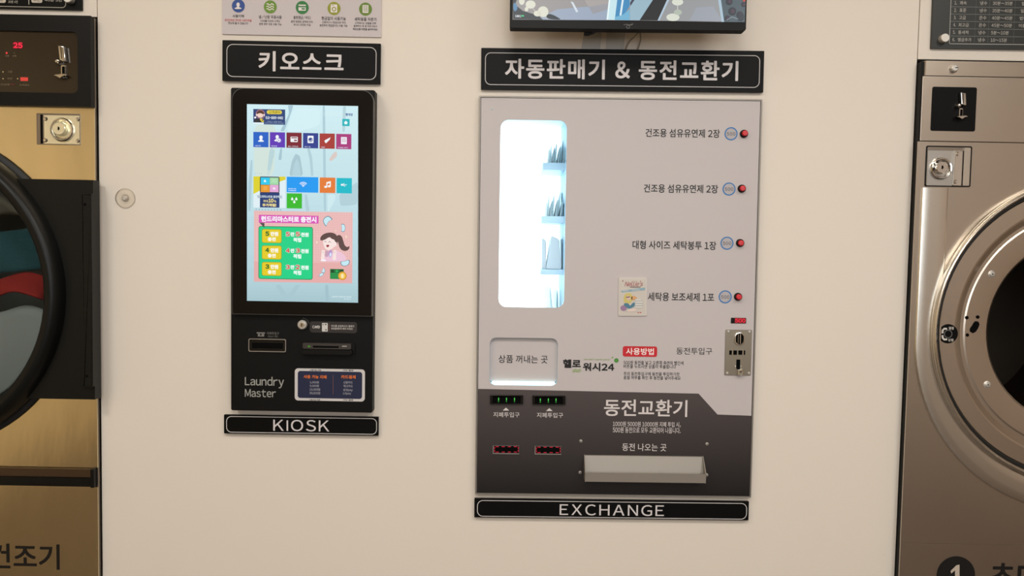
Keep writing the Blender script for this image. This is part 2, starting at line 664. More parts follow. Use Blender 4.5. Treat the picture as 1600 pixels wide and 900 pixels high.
wf.box(-.9, 2.1, FRONT_Y - 0.05, FRONT_Y + 0.01, 2.34, 2.4, 0.004)
struct(wf.build('window_1', 'black'))
for (x, y) in LAMPS:
    e = bpy.data.objects.new('ceiling_lamp', None)
    e.location = (x, y, CEIL_Z)
    COL.objects.link(e)
    props(e, 'square warm ceiling panel lamp of the shop ceiling behind the camera', 'lamp', 'square ceiling lamps')
    b = MB().box(-0.31, 0.31, -0.31, 0.31, -0.05, 0.0, 0.006).build('housing', 'alu', e)
    d = MB().box(-0.29, 0.29, -0.29, 0.29, -0.056, -0.05).build('diffuser', 'lamp', e)
e = bpy.data.objects.new('linear_lamp', None)
e.location = (0, -0.10, CEIL_Z)
COL.objects.link(e)
props(e, 'long slim warm lamp on the ceiling close to the cream wall', 'lamp')
MB().box(-1.05, 1.05, -0.025, 0.025, -0.045, 0, 0.004).build('housing', 'alu', e)
MB().box(-1.0, 1.0, -0.017, 0.017, -0.049, -0.045).build('diffuser', 'lamp', e)

# filler panels above the machines, flush with the wall, a fine joint beside it
DRY_TOP = at(60, 25.5, -0.004).z
WSH_TOP = at(1520, 95.5, -0.004).z
struct(MB().box(-SIDE_X, XL - 0.0022, 0.0, 0.024, DRY_TOP + 0.002, CEIL_Z, 0.001).build('trim_1', 'wall', smooth=0))
struct(MB().box(XR + 0.0022, SIDE_X, 0.0, 0.024, WSH_TOP + 0.003, CEIL_Z, 0.001).build('trim_2', 'wall', smooth=0))


# ------------------------------------------------------------------ signs
def sign(label, corners, ringbox, ringr, body, tb, bold, track=0.0, sans_i=False, tcol=(212, 206, 206), rcol=(200, 196, 194)):
    Y = -0.010
    f = Frame('sign', corners, Y, label, 'sign')
    MB().plate(0, f.h / 2, f.w, f.h, Y, -0.004, 0.001, 0.0008).build('board', 'sign', f)
    MB().plate(0, f.h / 2, f.w * 0.92, f.h * 0.7, -0.004, 0.0).build('backing', 'sign_edge', f)
    g = G(f, Y)
    g.ring(*ringbox, 1.1, rcol, 1, ringr)
    g.build('border_line', 'ink', f)
    g = G(f, Y)
    g.text(body, *tb, tcol, 1, bold, track, sans_i)
    g.build('lettering', 'ink', f)
    return f


sign('black sign reading 키오스크 in pale letters above the black kiosk', [(347.2, 62), (595, 68.8), (594, 131.2), (347.6, 126)],
     (354, 71.3, 588.2, 122.6), 10, '키오스크', (404, 81, 537, 112.6), 0.024, 0.07)
sign('slim black sign reading KIOSK under the black kiosk', [(349.8, 648), (591.6, 651.6), (591, 680.8), (350.2, 677.4)],
     (353.6, 651.8, 589, 677.4), 8, 'KIOSK', (427, 656, 514.6, 673.8), 0.004, 0.07, True)
sign('long black sign reading 자동판매기 & 동전교환기 above the vending machine', [(751.5, 73.9), (1194.3, 80.5), (1192.4, 145), (752, 139.2)],
     (757.8, 84.3, 1187.2, 135), 9, '자동판매기 & 동전교환기', (789, 93.4, 1153.5, 124.8), 0.026, 0.05)
sign('long slim black sign reading EXCHANGE under the vending machine', [(741.2, 777.6), (1170, 784.8), (1169.6, 814), (741.2, 807.5)],
     (745.4, 783.7, 1167, 809.3), 9, 'EXCHANGE', (874.4, 788.4, 1037.5, 805.6), 0.004, 0.10, True)

# ------------------------------------------------------------------ notice board above the kiosk
f = Frame('notice_board', [(346.6, -90), (597, -84), (595.3, 58), (347.2, 53.4)], -0.004,
          'pale notice board with a row of five round icons above the 키오스크 sign', 'notice board')
MB().plate(0, f.h / 2, f.w, f.h, -0.004, 0.0, 0.0005).build('board', 'poster', f)
g = G(f, -0.004).view(330, 0, 5.714)
K, RD = (52, 48, 48), (190, 60, 60)
WH = (226, 218, 214)
gi = G(f, -0.004).view(330, 0, 5.714)
IC = []


def icon_done():
    global gi
    gi.build('round_icon', 'ink', f)
    gi = G(f, -0.004).view(330, 0, 5.714)


for (x, y, c) in ((243, 53, (38, 72, 142)), (528, 62, (102, 140, 42)), (813, 68, (44, 118, 56)), (1097, 76, (142, 146, 34)), (1378, 82, (98, 128, 38))):
    IC.append((x, y, c))
gi.disc(*IC[0][:2], 58, IC[0][2], 1)
gi.disc(241, 42, 15, WH, 2, 19)
gi.blob([(232, 50), (250, 50), (250, 66), (272, 72), (272, 82), (210, 82), (210, 72), (232, 66)], WH, 3)
icon_done()
gi.disc(*IC[1][:2], 58, IC[1][2], 1)
for dy in (-22, 0, 22):
    gi.stroke([(495 + i * 6, 62 + dy + 6 * math.sin(i * 0.95 + 3.4)) for i in range(12)], 8, WH, 2)
icon_done()
gi.disc(*IC[2][:2], 58, IC[2][2], 1)
gi.rect(780, 42, 846, 96, WH, 2, 6)
gi.rect(780, 54, 846, 66, (44, 118, 56), 3)
gi.rect(808, 74, 838, 86, (44, 118, 56), 3)
icon_done()
gi.disc(*IC[3][:2], 58, IC[3][2], 1)
gi.rect(1067, 40, 1126, 112, WH, 2, 4)
gi.annulus(1097, 82, 12, 20, (142, 146, 34), 3)
gi.rect(1075, 46, 1098, 50, (142, 146, 34), 3)
icon_done()
gi.disc(*IC[4][:2], 58, IC[4][2], 1)
gi.rect(1352, 46, 1404, 116, WH, 2, 4)
for k in range(4):
    gi.rect(1360, 54 + k * 14, 1396, 60 + k * 14, (98, 128, 38), 3)
gi.rect(1375, 50, 1379, 110, WH, 4)
icon_done()
for (b, bx, c, w) in (('사용이력', (190, 130, 293, 158), K, .02), ('휴대전화로 편리한 사용이력을', (122, 171, 362, 193), RD, .01), ('한눈에 볼 수 있습니다', (152, 197, 330, 219), K, .01),
                      ('냉/난방 무료사용', (425, 136, 630, 169), K, .02), ('10대를 이상의 고객님', (440, 178, 613, 198), K, .01), ('운영 경우 무료 사용 가능', (428, 206, 628, 227), K, .01),
                      ('충전(현금/카드)', (735, 142, 888, 174), K, .02), ('충전 방법은 금액에 따라', (713, 184, 908, 205), K, .01), ('보너스 포인트 지급', (735, 211, 888, 232), K, .01),
                      ('현금없이 사용가능', (985, 149, 1203, 182), K, .02), ('신용카드나 현금으로 미리', (990, 191, 1200, 211), K, .01), ('충전하여 현금없이도 이용 가능', (968, 218, 1217, 240), K, .01),
                      ('세탁용품 자판기', (1280, 156, 1475, 189), K, .02), ('고객께서는 상품을 선택', (1282, 197, 1470, 218), K, .01), ('결제하신 후 옆 자판기에서', (1272, 224, 1480, 244), K, .01), ('해당상품 버튼을 눌러주세요', (1265, 252, 1485, 272), K, .02)):
    g.text(b, *bx, c, 1, w)
g.build('lettering', 'ink', f)

# ------------------------------------------------------------------ kiosk
kf = Frame('kiosk', [(360.3, 136.8), (585.0, 141.2), (582.4, 645), (361.6, 641)], -0.030,
           'black self-service payment kiosk with a lit touch screen on the cream wall', 'kiosk')
Y0 = -0.030
MB().plate(0, kf.h / 2, kf.w, kf.h, Y0, 0.0, 0.003, 0.0015).build('body', 'black_metal', kf)
cx, cz, w, h = kf.R(362.2, 140.4, 582.5, 494, -0.046)
YG = -0.046


def round_top(cx, cz, w, h, r, n=8):
    p = [(cx - w / 2, cz - h / 2), (cx + w / 2, cz - h / 2)]
    p += [(cx + w / 2 - r + r * math.cos(a), cz + h / 2 - r + r * math.sin(a)) for a in [PI / 2 * i / n for i in range(n + 1)]]
    p += [(cx - w / 2 + r + r * math.cos(a), cz + h / 2 - r + r * math.sin(a)) for a in [PI / 2 + PI / 2 * i / n for i in range(n + 1)]]
    return p


rim = round_top(cx, cz, w, h, 0.026)
MB().prism(round_top(cx, cz, w - .0026, h - .0026, 0.025), YG, Y0, (), 0.0005).build('screen_bezel', 'bezel_gloss', kf)
MB().prism(rim, YG + 0.0012, Y0, [round_top(cx, cz, w - .003, h - .003, 0.0245)], 0.0).build('bezel_edge_glint', 'edge_glint', kf)  # grey ring paints the light caught by the bezel's bevelled edge
# display
scr = Frame.R(kf, 386, 164.3, 559.6, 471.5, YG)
sx, sz, sw, sh = scr
dp = MB().plate(sx, sz, sw, sh, YG - 0.0004, YG + 0.001).build('display', 'black_gloss', kf)
g = G(kf, YG, 0.0006)
LV0 = 0


def vgrad(g, x0, x1, stops):
    for (ya, ca), (yb, cb) in zip(stops, stops[1:]):
        for i in range(6):
            t0, t1 = i / 6, (i + 1) / 6
            c = tuple(ca[k] + (cb[k] - ca[k]) * (t0 + t1) / 2 for k in range(3))
            g.rect(x0, ya + (yb - ya) * t0, x1, ya + (yb - ya) * t1, c, 0)


vgrad(g, 386, 559.6, [(164.3, (205, 236, 242)), (240, (198, 228, 234)), (320, (190, 222, 230)), (440, (176, 208, 216)), (471.5, (164, 196, 204))])
# wallpaper of white fabric folds
for pts, c in (([(397, 195), (432, 195), (428, 275), (397, 275)], (208, 226, 218)),
               ([(450, 164.5), (459, 164.5), (448, 196), (444, 205), (438, 205), (452, 178)], (164, 196, 210)),
               ([(459, 170), (500, 170), (500, 196), (470, 205), (448, 206)], (210, 238, 244)),
               ([(504, 165), (508, 165), (510, 330), (506, 330)], (172, 204, 214)),
               ([(536, 166), (541, 166), (539, 206), (535, 206)], (180, 210, 218)),
               ([(421, 236), (425, 230), (430, 236), (422, 272), (417, 275)], (172, 204, 214)),
               ([(438, 232), (441, 232), (440, 250), (435, 250)], (164, 196, 208)),
               ([(452, 275), (456, 252), (462, 240), (469, 244), (474, 275)], (168, 198, 208)),
               ([(456, 275), (460, 256), (464, 248), (468, 256), (470, 275)], (184, 214, 222)),
               ([(480, 232), (484, 250), (486, 275), (490, 275), (488, 246), (484, 232)], (176, 206, 216)),
               ([(514, 250), (520, 240), (526, 236), (527, 244), (518, 252)], (216, 200, 194)),
               ([(476, 304), (480, 304), (484, 330), (478, 330)], (176, 206, 216)),
               ([(512, 304), (524, 304), (524, 312), (514, 330), (512, 330)], (204, 232, 238)),
               ([(530, 304), (550, 290), (559, 284), (559, 320), (532, 322)], (176, 206, 216)),
               ([(388, 290), (392, 250), (395, 250), (392, 330), (388, 330)], (172, 204, 214)),
               ([(430, 445), (446, 470), (452, 470), (470, 445), (462, 445), (450, 462), (438, 445)], (166, 198, 206)),
               ([(508, 445), (513, 445), (514, 471), (509, 471)], (160, 192, 202))):
    g.blob(pts, c, 1, 2, .12)
# help banner
g.view(385, 160, 8.889)
NV = (34, 62, 118)
g.rect(98, 96, 540, 308, NV, 2)
g.rect(98, 280, 245, 305, (226, 240, 244), 3)
g.blob([(104, 279), (112, 236), (160, 224), (235, 232), (250, 279)], (40, 38, 40), 4)
g.disc(196, 166, 64, (190, 120, 120), 3)
g.disc(196, 168, 57, NV, 4)
g.disc(197, 160, 50, (86, 50, 34), 5, 46)
g.disc(196, 180, 42, (240, 208, 196), 6, 36)
g.blob([(150, 172), (162, 136), (215, 128), (242, 150), (238, 168), (200, 150), (168, 156)], (86, 50, 34), 7)
g.disc(146, 176, 10, (232, 214, 210), 7, 16)
g.disc(250, 178, 10, (232, 214, 210), 7, 16)
g.disc(126, 212, 14, (244, 238, 234), 7)
g.blob([(185, 226), (215, 222), (252, 255), (240, 280), (214, 275)], (222, 198, 66), 7)
g.disc(228, 250, 9, (60, 50, 30), 8)
g.rect(285, 110, 495, 164, (226, 206, 66), 3, 26)
g.text('고객센터', 312, 120, 470, 156, (78, 62, 24), 4, .02)
g.text('010-8895-9482', 270, 196, 512, 234, (230, 238, 246), 4, .03)
g.text('서비스 이용 문의', 290, 262, 490, 276, (190, 204, 222), 4, 0)
g.text('오전 9시부터 오후 6시까지 상담', 262, 282, 520, 297, (190, 204, 222), 4, 0)
# shop line and home button
for i in range(7):
    g.ring(1074 + i * 38, 146, 1104 + i * 38, 188, 3, (224, 240, 246), 2, 12)
g.text('빨래방', 1380, 152, 1480, 190, (58, 88, 150), 3, .03)
g.rect(1333, 231, 1435, 330, (28, 178, 186), 2, 8)
g.poly([(1383, 256), (1412, 282), (1402, 284), (1402, 304), (1364, 304), (1364, 284), (1354, 282)], (236, 248, 248), 3)
# six tiles
tiles = [(98, 412, (30, 96, 196), '사용이력', 82), (328, 416, (94, 52, 180), '회원등록', 80), (558, 421, (122, 28, 44), '충전/잔액조회', 140), (788, 427, (42, 60, 140), '세탁기 사용', 84), (1018, 433, (166, 54, 48), '이벤트', 56), (1248, 439, (168, 54, 122), '세탁용품 자판기', 142)]
for (x, y, c, t, tw) in tiles:
    g.rect(x, y, x + 211, y + 211, c, 2)
    g.text(t, x + 20, y + 182, x + 20 + tw, y + 200, (214, 220, 236), 3, .02)
W_ = (240, 244, 248)
g.disc(205, 488, 24, W_, 3, 28)
g.blob([(190, 505), (220, 505), (222, 524), (246, 534), (246, 548), (164, 548), (164, 534), (188, 524)], W_, 4)
g.disc(430, 480, 23, W_, 3, 26)
g.blob([(417, 498), (444, 498), (446, 516), (452, 545), (388, 540), (392, 524), (415, 514)], W_, 4)
g.disc(454, 528, 30, W_, 5)
g.annulus(454, 528, 24, 28, (94, 52, 180), 6)
g.poly([(448, 518), (466, 529), (448, 540)], (94, 52, 180), 6)
g.rect(615, 478, 715, 552, W_, 3, 8)
g.rect(626, 486, 706, 500, (122, 28, 44), 4)
g.rect(664, 520, 704, 538, (122, 28, 44), 4)
g.rect(852, 464, 934, 566, W_, 3, 8)
g.annulus(894, 520, 0.1, 29, (42, 60, 140), 4)
g.annulus(894, 520, 14, 20, W_, 5, 200, 400)
g.poly([(1170, 486), (1158, 520), (1120, 556), (1106, 570), (1084, 540), (1096, 524), (1130, 506)], W_, 3)
g.rect(1316, 482, 1396, 580, W_, 3, 6)
for k in range(4):
    g.rect(1330, 496 + k * 17, 1384, 502 + k * 17, (168, 54, 122), 4)
g.rect(1354, 490, 1358, 566, W_, 5)
# second row
g.view(385, 265, 8.889)
g.rect(100, 96, 545, 530, (222, 238, 244), 2)
g.poly([(100, 94), (195, 94), (195, 290), (100, 340)], (220, 208, 44), 3)
g.poly([(455, 98), (545, 98), (545, 140), (455, 172)], (220, 208, 44), 3)
g.rect(190, 318, 462, 528, (30, 58, 116), 3, 6)
g.rect(190, 98, 462, 322, (52, 56, 64), 4, 18)
g.rect(202, 110, 326, 210, (40, 200, 236), 5)
g.rect(328, 112, 450, 212, (160, 216, 168), 5)
g.rect(202, 214, 326, 314, (232, 152, 44), 5)
g.rect(328, 214, 450, 314, (226, 168, 214), 5)
g.poly([(258, 138), (272, 150), (278, 174), (246, 174), (248, 150)], W_, 6)
for k in range(3):
    g.rect(352, 134 + k * 18, 424, 140 + k * 18, (196, 236, 200), 6)
    g.rect(240, 238 + k * 18, 292, 244 + k * 18, (246, 196, 110), 6)
g.poly([(370, 248), (408, 252), (404, 280), (372, 276)], (246, 226, 242), 6)
g.text('런드리마스터로 충전하면', 155, 358, 495, 396, (214, 228, 238), 6, .03, out=((30, 58, 116), .05))
g.text('최대', 238, 420, 302, 456, (232, 214, 150), 6, .03)
g.text('10', 310, 404, 380, 458, (246, 226, 130), 6, .05)
g.text('%', 386, 424, 418, 458, (232, 214, 150), 6, .03)
g.text('추가적립!', 225, 472, 418, 516, (246, 226, 150), 6, .05)
for k in range(9):
    g.rect(130 + k * 42, 545 + k, 148 + k * 42, 560 + k, (150, 176, 196), 2)
for k in range(4):
    g.rect(118 + k * 30, 50, 128 + k * 30, 56, (150, 170, 170), 2)
g.rect(562, 103, 1000, 318, (18, 152, 240), 2)
for r0, r1 in ((26, 38), (52, 64), (78, 90)):
    g.annulus(791, 240, r0 * .75, r1 * .75, W_, 3, 40, 140)
g.disc(791, 232, 8, W_, 3)
g.text('와이파이 무료', 582, 258, 694, 276, W_, 3, .02)
g.text('코인빨래방', 582, 284, 694, 300, W_, 3, .02)
g.rect(1020, 111, 1236, 325, (226, 122, 52), 2)
g.poly([(1112, 176), (1174, 160), (1174, 236), (1160, 236), (1160, 190), (1126, 198), (1126, 244), (1112, 244)], W_, 3)
g.disc(1104, 240, 22, W_, 4, 15)
g.disc(1152, 232, 22, W_, 4, 15)
g.rect(1254, 118, 1466, 330, (0, 184, 200), 2)
g.stroke([(1318, 212), (1396, 212)], 8, W_, 3)
g.stroke([(1334, 212), (1352, 196), (1366, 196)], 7, W_, 4)
g.stroke([(1344, 212), (1362, 232), (1376, 232)], 7, W_, 4)
g.disc(1328, 212, 14, W_, 5)
g.rect(562, 331, 773, 540, (52, 184, 40), 2)
for (x, y) in ((638, 412), (695, 412), (667, 452)):
    g.disc(x, y, 16, W_, 3)
    g.poly([(x, y - 32), (x + 14, y - 6), (x - 14, y - 6)], W_, 4)
# promotion panel
g.view(390, 325, 6.0)
g.rect(42, 34, 965, 699, (228, 172, 170), 2)
for k in range(58):
    g.rect(48 + k * 16, 36, 51 + k * 16, 500, (240, 206, 204), 3)
for k in range(30):
    g.rect(44, 40 + k * 16, 963, 43 + k * 16, (240, 206, 204), 3)
g.rect(88, 69, 648, 142, (216, 86, 182), 4)
g.text('런드리마스터로 충전시', 112, 78, 628, 134, (248, 246, 252), 5, .05)
g.poly([(94, 137), (143, 141), (140, 186)], (78, 74, 72), 6)
g.rect(85, 174, 594, 669, (20, 128, 78), 4, 20)
g.rect(91, 180, 588, 663, (24, 208, 134), 5, 16)
RDN = (206, 66, 40)
for k, (a, b, c) in enumerate((('5', '5', '5'), ('4', '4', '3'), ('3', '3', '2'))):
    y = k * 154
    g.rect(117, 198 + y, 303, 328 + y, (150, 140, 40), 6, 18)
    g.rect(121, 202 + y, 299, 324 + y, (228, 202, 34), 7, 16)
    g.text(a, 150, 219 + y, 187, 262 + y, (44, 104, 40), 8, .06)
    g.text('만원', 200, 222 + y, 272, 263 + y, (250, 250, 244), 8, .05)
    g.text('충전', 172, 274 + y, 248, 311 + y, (250, 250, 244), 8, .05)
    for (t, bx, cc) in ((b, (342, 224, 380, 266), RDN), ('만', (388, 226, 424, 266), (240, 252, 248)), (c, (434, 224, 474, 266), RDN), ('천원', (484, 230, 556, 270), (240, 252, 248)), ('적립', (412, 278, 487, 320), (240, 252, 248))):
        g.text(t, bx[0], bx[1] + y, bx[2], bx[3] + y, cc, 8, .05, out=((240, 250, 244), .05) if cc == RDN else None)
# cheering cartoon girl with ponytail, notes and coins
HAIR, SKIN, OUT_ = (92, 68, 66), (246, 226, 222), (70, 52, 54)
g.blob([(818, 262), (838, 250), (864, 262), (878, 300), (890, 346), (912, 368), (930, 362), (938, 352), (936, 384), (910, 404), (870, 400), (842, 370), (832, 320), (820, 292)], HAIR, 5)
g.blob([(655, 500), (690, 478), (720, 420), (800, 396), (860, 412), (900, 450), (912, 480), (880, 504)], (236, 196, 214), 5)
g.blob([(690, 292), (720, 280), (790, 276), (812, 320), (806, 356), (770, 386), (742, 398), (712, 384), (694, 352)], SKIN, 6)
g.blob([(662, 300), (668, 268), (700, 240), (752, 228), (800, 236), (830, 270), (828, 330), (812, 360), (806, 320), (796, 296), (770, 290), (752, 268), (712, 296), (690, 302), (680, 306)], HAIR, 7)
g.disc(808, 338, 12, SKIN, 8, 20)
g.blob([(716, 346), (752, 344), (742, 366), (728, 370)], (150, 40, 50), 7)
g.stroke([(704, 318), (712, 312), (722, 318)], 4, OUT_, 8)
g.stroke([(742, 322), (752, 314), (764, 322)], 4, OUT_, 8)
g.blob([(712, 400), (742, 396), (742, 458), (706, 460)], (196, 160, 182), 8)
g.blob([(742, 396), (782, 392), (770, 466), (742, 458)], (186, 150, 200), 8)
g.blob([(752, 420), (774, 418), (768, 460), (750, 454)], (212, 226, 248), 9)
for hx in (688, 798):
    g.blob([(hx - 14, 404), (hx - 4, 392), (hx + 14, 392), (hx + 20, 412), (hx + 14, 440), (hx + 18, 490), (hx - 22, 490), (hx - 12, 440)], SKIN, 9)
    for k in range(3):
        g.stroke([(hx - 10 + k * 9, 404), (hx - 10 + k * 9, 424)], 2, (190, 160, 160), 10)
g.blob([(655, 498), (690, 478), (720, 486), (720, 502)], (246, 238, 246), 10)
for pts in ([(688, 130), (700, 92), (742, 68), (788, 110), (752, 118), (728, 150), (722, 182)], [(858, 146), (892, 150), (902, 190), (892, 226), (858, 222), (870, 190)], [(850, 500), (892, 498), (940, 480), (942, 520), (912, 546), (862, 542)], [(690, 548), (714, 580), (704, 616), (664, 590), (692, 590)], [(648, 646), (660, 612), (704, 604), (690, 636)]):
    g.blob(pts, (76, 120, 140), 11)
    mx_ = sum(p[0] for p in pts) / len(pts); my_ = sum(p[1] for p in pts) / len(pts)
    g.blob([(mx_ + (x - mx_) * .86, my_ + (y - my_) * .86) for x, y in pts], (196, 232, 242), 12)
for (x, y, r) in ((908, 270, 18), (632, 322, 16), (810, 212, 10), (640, 262, 8)):
    g.poly([(x, y - r), (x + r * .25, y - r * .25), (x + r * .8, y), (x + r * .25, y + r * .25), (x, y + r), (x - r * .25, y + r * .25), (x - r * .8, y), (x - r * .25, y - r * .25)], (240, 224, 190), 8)
g.rect(756, 572, 884, 666, (16, 110, 50), 5, 4)
for k in range(4):
    g.rect(758, 612 + k * 14, 882, 619 + k * 14, (30, 170, 84), 6)
g.rect(766, 578, 792, 604, (10, 70, 36), 6)
g.rect(850, 578, 876, 604, (10, 70, 36), 6)
g.disc(820, 592, 12, (30, 170, 84), 7)
g.disc(872, 636, 40, (214, 150, 36), 8)
g.disc(872, 636, 30, (240, 196, 76), 9)
g.text('6', 862, 616, 884, 656, (252, 246, 220), 10, .04)
g.text('Laundry Master Kiosk', 768, 822, 955, 842, (222, 238, 244), 3, .02)
g.text('Ver 02.117', 885, 846, 953, 860, (222, 238, 244), 3, .02)
g.build('screen_content', 'screen', dp)

# lower half of the kiosk
g = G(kf, Y0).view(450, 490, 6.0)
gl = G(kf, Y0).view(340, 480, 4.285)
gl.text('Laundry', 183, 465, 445, 541, (158, 158, 152), 1, .012)
gl.text('Master', 183, 549, 391, 602, (158, 158, 152), 1, .012)
gl.text('지폐투입구', 330, 166, 412, 184, (120, 118, 114), 1)
gl.text('Insert Bill', 338, 188, 405, 201, (110, 108, 104), 1)
gl.rect(262, 168, 318, 176, (120, 118, 114), 1)
gl.rect(270, 178, 312, 196, (120, 118, 114), 1)
gl.disc(290, 184, 7, (30, 30, 30), 2)
gl.build('lettering', 'ink', kf)
bx = kf.R(340 + 210 / 4.285, 480 + 211 / 4.285, 340 + 461 / 4.285, 480 + 298 / 4.285, Y0)
b1 = MB().plate(*bx, Y0 - 0.004, Y0 + 0.002, 0.004, 0.0, [rr(bx[0], bx[1], bx[2] - .0035, bx[3] - .0035, 0.003)]).build('bill_slot', 'alu', kf)
b1['label'] = 'bill slot with a thin grey rim'
MB().plate(bx[0], bx[1], bx[2] - .0035, bx[3] - .0035, Y0 - 0.0015, Y0 + 0.001, 0.003).build('slot_face', 'black_gloss', b1)
MB().plate(bx[0], bx[1] - .001, bx[2] * .82, bx[3] * .42, Y0 - 0.0021, Y0, 0.001).build('slot_mouth', 'void', b1)
lx, lz = kf.L(473.0, 507.2, Y0)
lk = MB().lathe([(0, Y0 - .008), (.0085, Y0 - .008), (.0108, Y0 - .006), (.0112, Y0)], lx, lz).build('lock', 'bolt', kf)
lk['label'] = 'round silver key lock'
MB().lathe([(0, Y0 - .0092), (.0058, Y0 - .0092), (.0062, Y0 - .008)], lx, lz).build('key_barrel', 'chrome', lk)
MB().box(lx - .0008, lx + .0008, Y0 - .0098, Y0 - .009, lz - .0035, lz + .0035).build('keyhole', 'void', lk)
gc = G(kf, Y0).view(450, 490, 6.0)
gc.annulus(138, 103, 58, 63, (70, 68, 66), 1, 10, 90)
gc.rect(205, 76, 648, 180, (42, 37, 35), 1, 26)
gc.text('CARD', 230, 112, 300, 138, (214, 210, 206), 2, .03)
gc.rect(319, 88, 373, 168, (206, 202, 198), 2, 5)
gc.rect(326, 98, 334, 108, (40, 38, 36), 3)
gc.rect(346, 96, 362, 106, (40, 38, 36), 3)
gc.rect(350, 146, 364, 158, (90, 86, 84), 3)
gc.rect(386, 96, 389, 160, (130, 70, 60), 2)
gc.text('카드를 삽입하시고 결제가', 405, 107, 622, 127, (196, 190, 186), 2, .02)
gc.text('완료될때까지 빼지 마세요!', 405, 132, 608, 151, (196, 190, 186), 2, .02)
gc.build('card_label', 'ink', kf)
# card reader
cr = kf.R(472.5, 534, 555, 552.5, Y0)
rd = MB().plate(*cr, Y0 - .005, Y0 + .001, .003, .0015).build('card_reader', 'black', kf)
p = kf.R(475, 535.5, 550, 544.5, Y0)
MB().plate(*p, Y0 - .012, Y0 - .004, .002, .0015).build('reader_top', mat('reader_brown_black', (52, 46, 42), .4), rd)
p2 = kf.R(491, 539.5, 531, 542.5, Y0)
MB().plate(*p2, Y0 - .0126, Y0 - .01, 0).build('card_mouth', 'void', rd)
p3 = kf.R(473.5, 545.5, 552, 552.5, Y0)
MB().plate(*p3, Y0 - .016, Y0 - .004, .003, .002).build('reader_lip', 'black', rd)
gr = G(kf, Y0 - .0126).view(450, 490, 6.0)
gr.disc(197, 307, 13, (70, 140, 40), 1, 8)
gr.build('reader_lamp', 'ink', rd)
gr = G(kf, Y0 - .0126).view(450, 490, 6.0)
gr.rect(508, 301, 552, 311, (160, 154, 148), 1)
gr.build('reader_label', 'ink', rd)
gr = G(kf, Y0).view(450, 490, 6.0)
gr.rect(160, 264, 213, 272, (190, 186, 180), 1)
gr.build('slot_label', 'ink', kf)
# payment sticker
sk = kf.R(460.7, 576.3, 570.2, 626.5, Y0)
st = MB().plate(*sk, Y0 - .0008, Y0, .008).build('payment_sticker', mat('sticker_white', (205, 200, 198), .4), kf)
st['label'] = 'navy blue payment sticker with white border'
g = G(kf, Y0 - .0008).view(450, 490, 6.0)
g.rect(92, 542, 695, 795, (26, 32, 62), 1, 24)
OR = (214, 110, 44)
g.text('사용 가능 지폐', 147, 576, 362, 609, OR, 2, .035)
g.text('카드결제', 499, 577, 635, 610, OR, 2, .035)
g.rect(422, 574, 425, 756, (130, 84, 66), 2)
LG_ = (166, 166, 174)
for t, b in (('1,000원', (205, 632, 290, 656)), ('5,000원', (205, 665, 290, 689)), ('10,000원', (203, 698, 302, 724)), ('50,000원', (203, 732, 302, 758)),
             ('신용카드', (520, 633, 608, 657)), ('체크카드', (520, 667, 608, 691)), ('삼성pay', (518, 702, 607, 730)), ('LGpay', (518, 737, 592, 762))):
    g.text(t, *b, LG_, 2, .01)
for t, b in (('사용가능 지폐', (205, 523, 310, 536)), ('카드 결제', (518, 525, 610, 538)), ('사용가능 지폐', (200, 801, 300, 814)), ('카드 결제', (518, 803, 608, 816))):
    g.text(t, *b, (60, 58, 56), 2, .03)
g.build('sticker_print', 'ink', st)

# ------------------------------------------------------------------ vending and coin exchange machine
VY = -0.012
win = vend.R(780.6, 188.4, 883.6, 481.2, VY)
poc = vend.R(764.8, 528, 871.4, 602.6, VY)
wl = rr(win[0], win[1], win[2], win[3], .019, 8)
pl = rr(poc[0], poc[1], poc[2], poc[3], .016, 8)
T_ = 0.0035
MB().plate(0, vend.h / 2, vend.w, vend.h, VY - .0015, -0.0002, 0.0015, 0.0006,
           [rr(0, vend.h / 2, vend.w - 2 * T_, vend.h - 2 * T_, .001)]).build('edge_trim', 'edge_trim', vend)
fw, fh = vend.w - 2 * T_ - .002, vend.h - 2 * T_ - .002
MB().plate(0, vend.h / 2, fw, fh, VY, VY + .004, .001, 0, [wl, pl]).build('front_panel', 'vend_white', vend)
bx0, bx1, bz0, bz1 = vend.x0 + .012, vend.x1 - .012, .012, vend.h - .012
MB().plate(0, vend.h / 2, bx1 - bx0, bz1 - bz0, VY + .0045, 0.03, 0, 0, [rr(win[0], win[1], win[2] + .012, win[3] + .012, .02, 8), rr(poc[0], poc[1], poc[2] + .004, poc[3] + .004, .016, 8)]).build('door_body', 'black_metal', vend)
cab = MB().box(bx0, bx1, 0.031, 0.50, bz1 - .004, bz1).box(bx0, bx1, 0.031, 0.50, bz0, bz0 + .004).box(bx0, bx0 + .004, 0.031, 0.50, bz0, bz1).box(bx1 - .004, bx1, 0.031, 0.50, bz0, bz1).box(bx0, bx1, .496, .5, bz0, bz1)
cab.build('cabinet', 'black_metal', vend)
# lit product bay
ix0, ix1 = vend.L(771, 335, VY)[0], vend.L(888.5, 335, VY)[0]
iz0, iz1 = win[1] - win[3] / 2 - .040, bz1 - .008
BAY = 0.36
lm = MB()
lm.box(ix0 - .003, ix0, .031, BAY, iz0, iz1).box(ix0, ix1, .031, BAY, iz1, iz1 + .003).box(ix0, ix1, .031, BAY, iz0 - .003, iz0)
bay = lm.build('bay_liner', 'liner_overlit', vend)
MB().box(ix1, ix1 + .003, .031, BAY, iz0, iz1).build('side_liner', 'liner', vend)  # darker cyan copy of the liner, bay light's tint put into its colour
bay['label'] = 'white inner walls of the lit product bay'
MB().box(ix0, ix1, BAY, BAY + .004, iz0, iz1).build('glowing_back', 'glow_white', vend)  # back wall given emission so it looks overexposed
l_ = area('bay_fill_light', (0, 0, 0), (0, 0, 0), .012, win[3], 0.45, (.72, .93, 1.0))  # added lamp out of view, brightens shelf fronts and packets
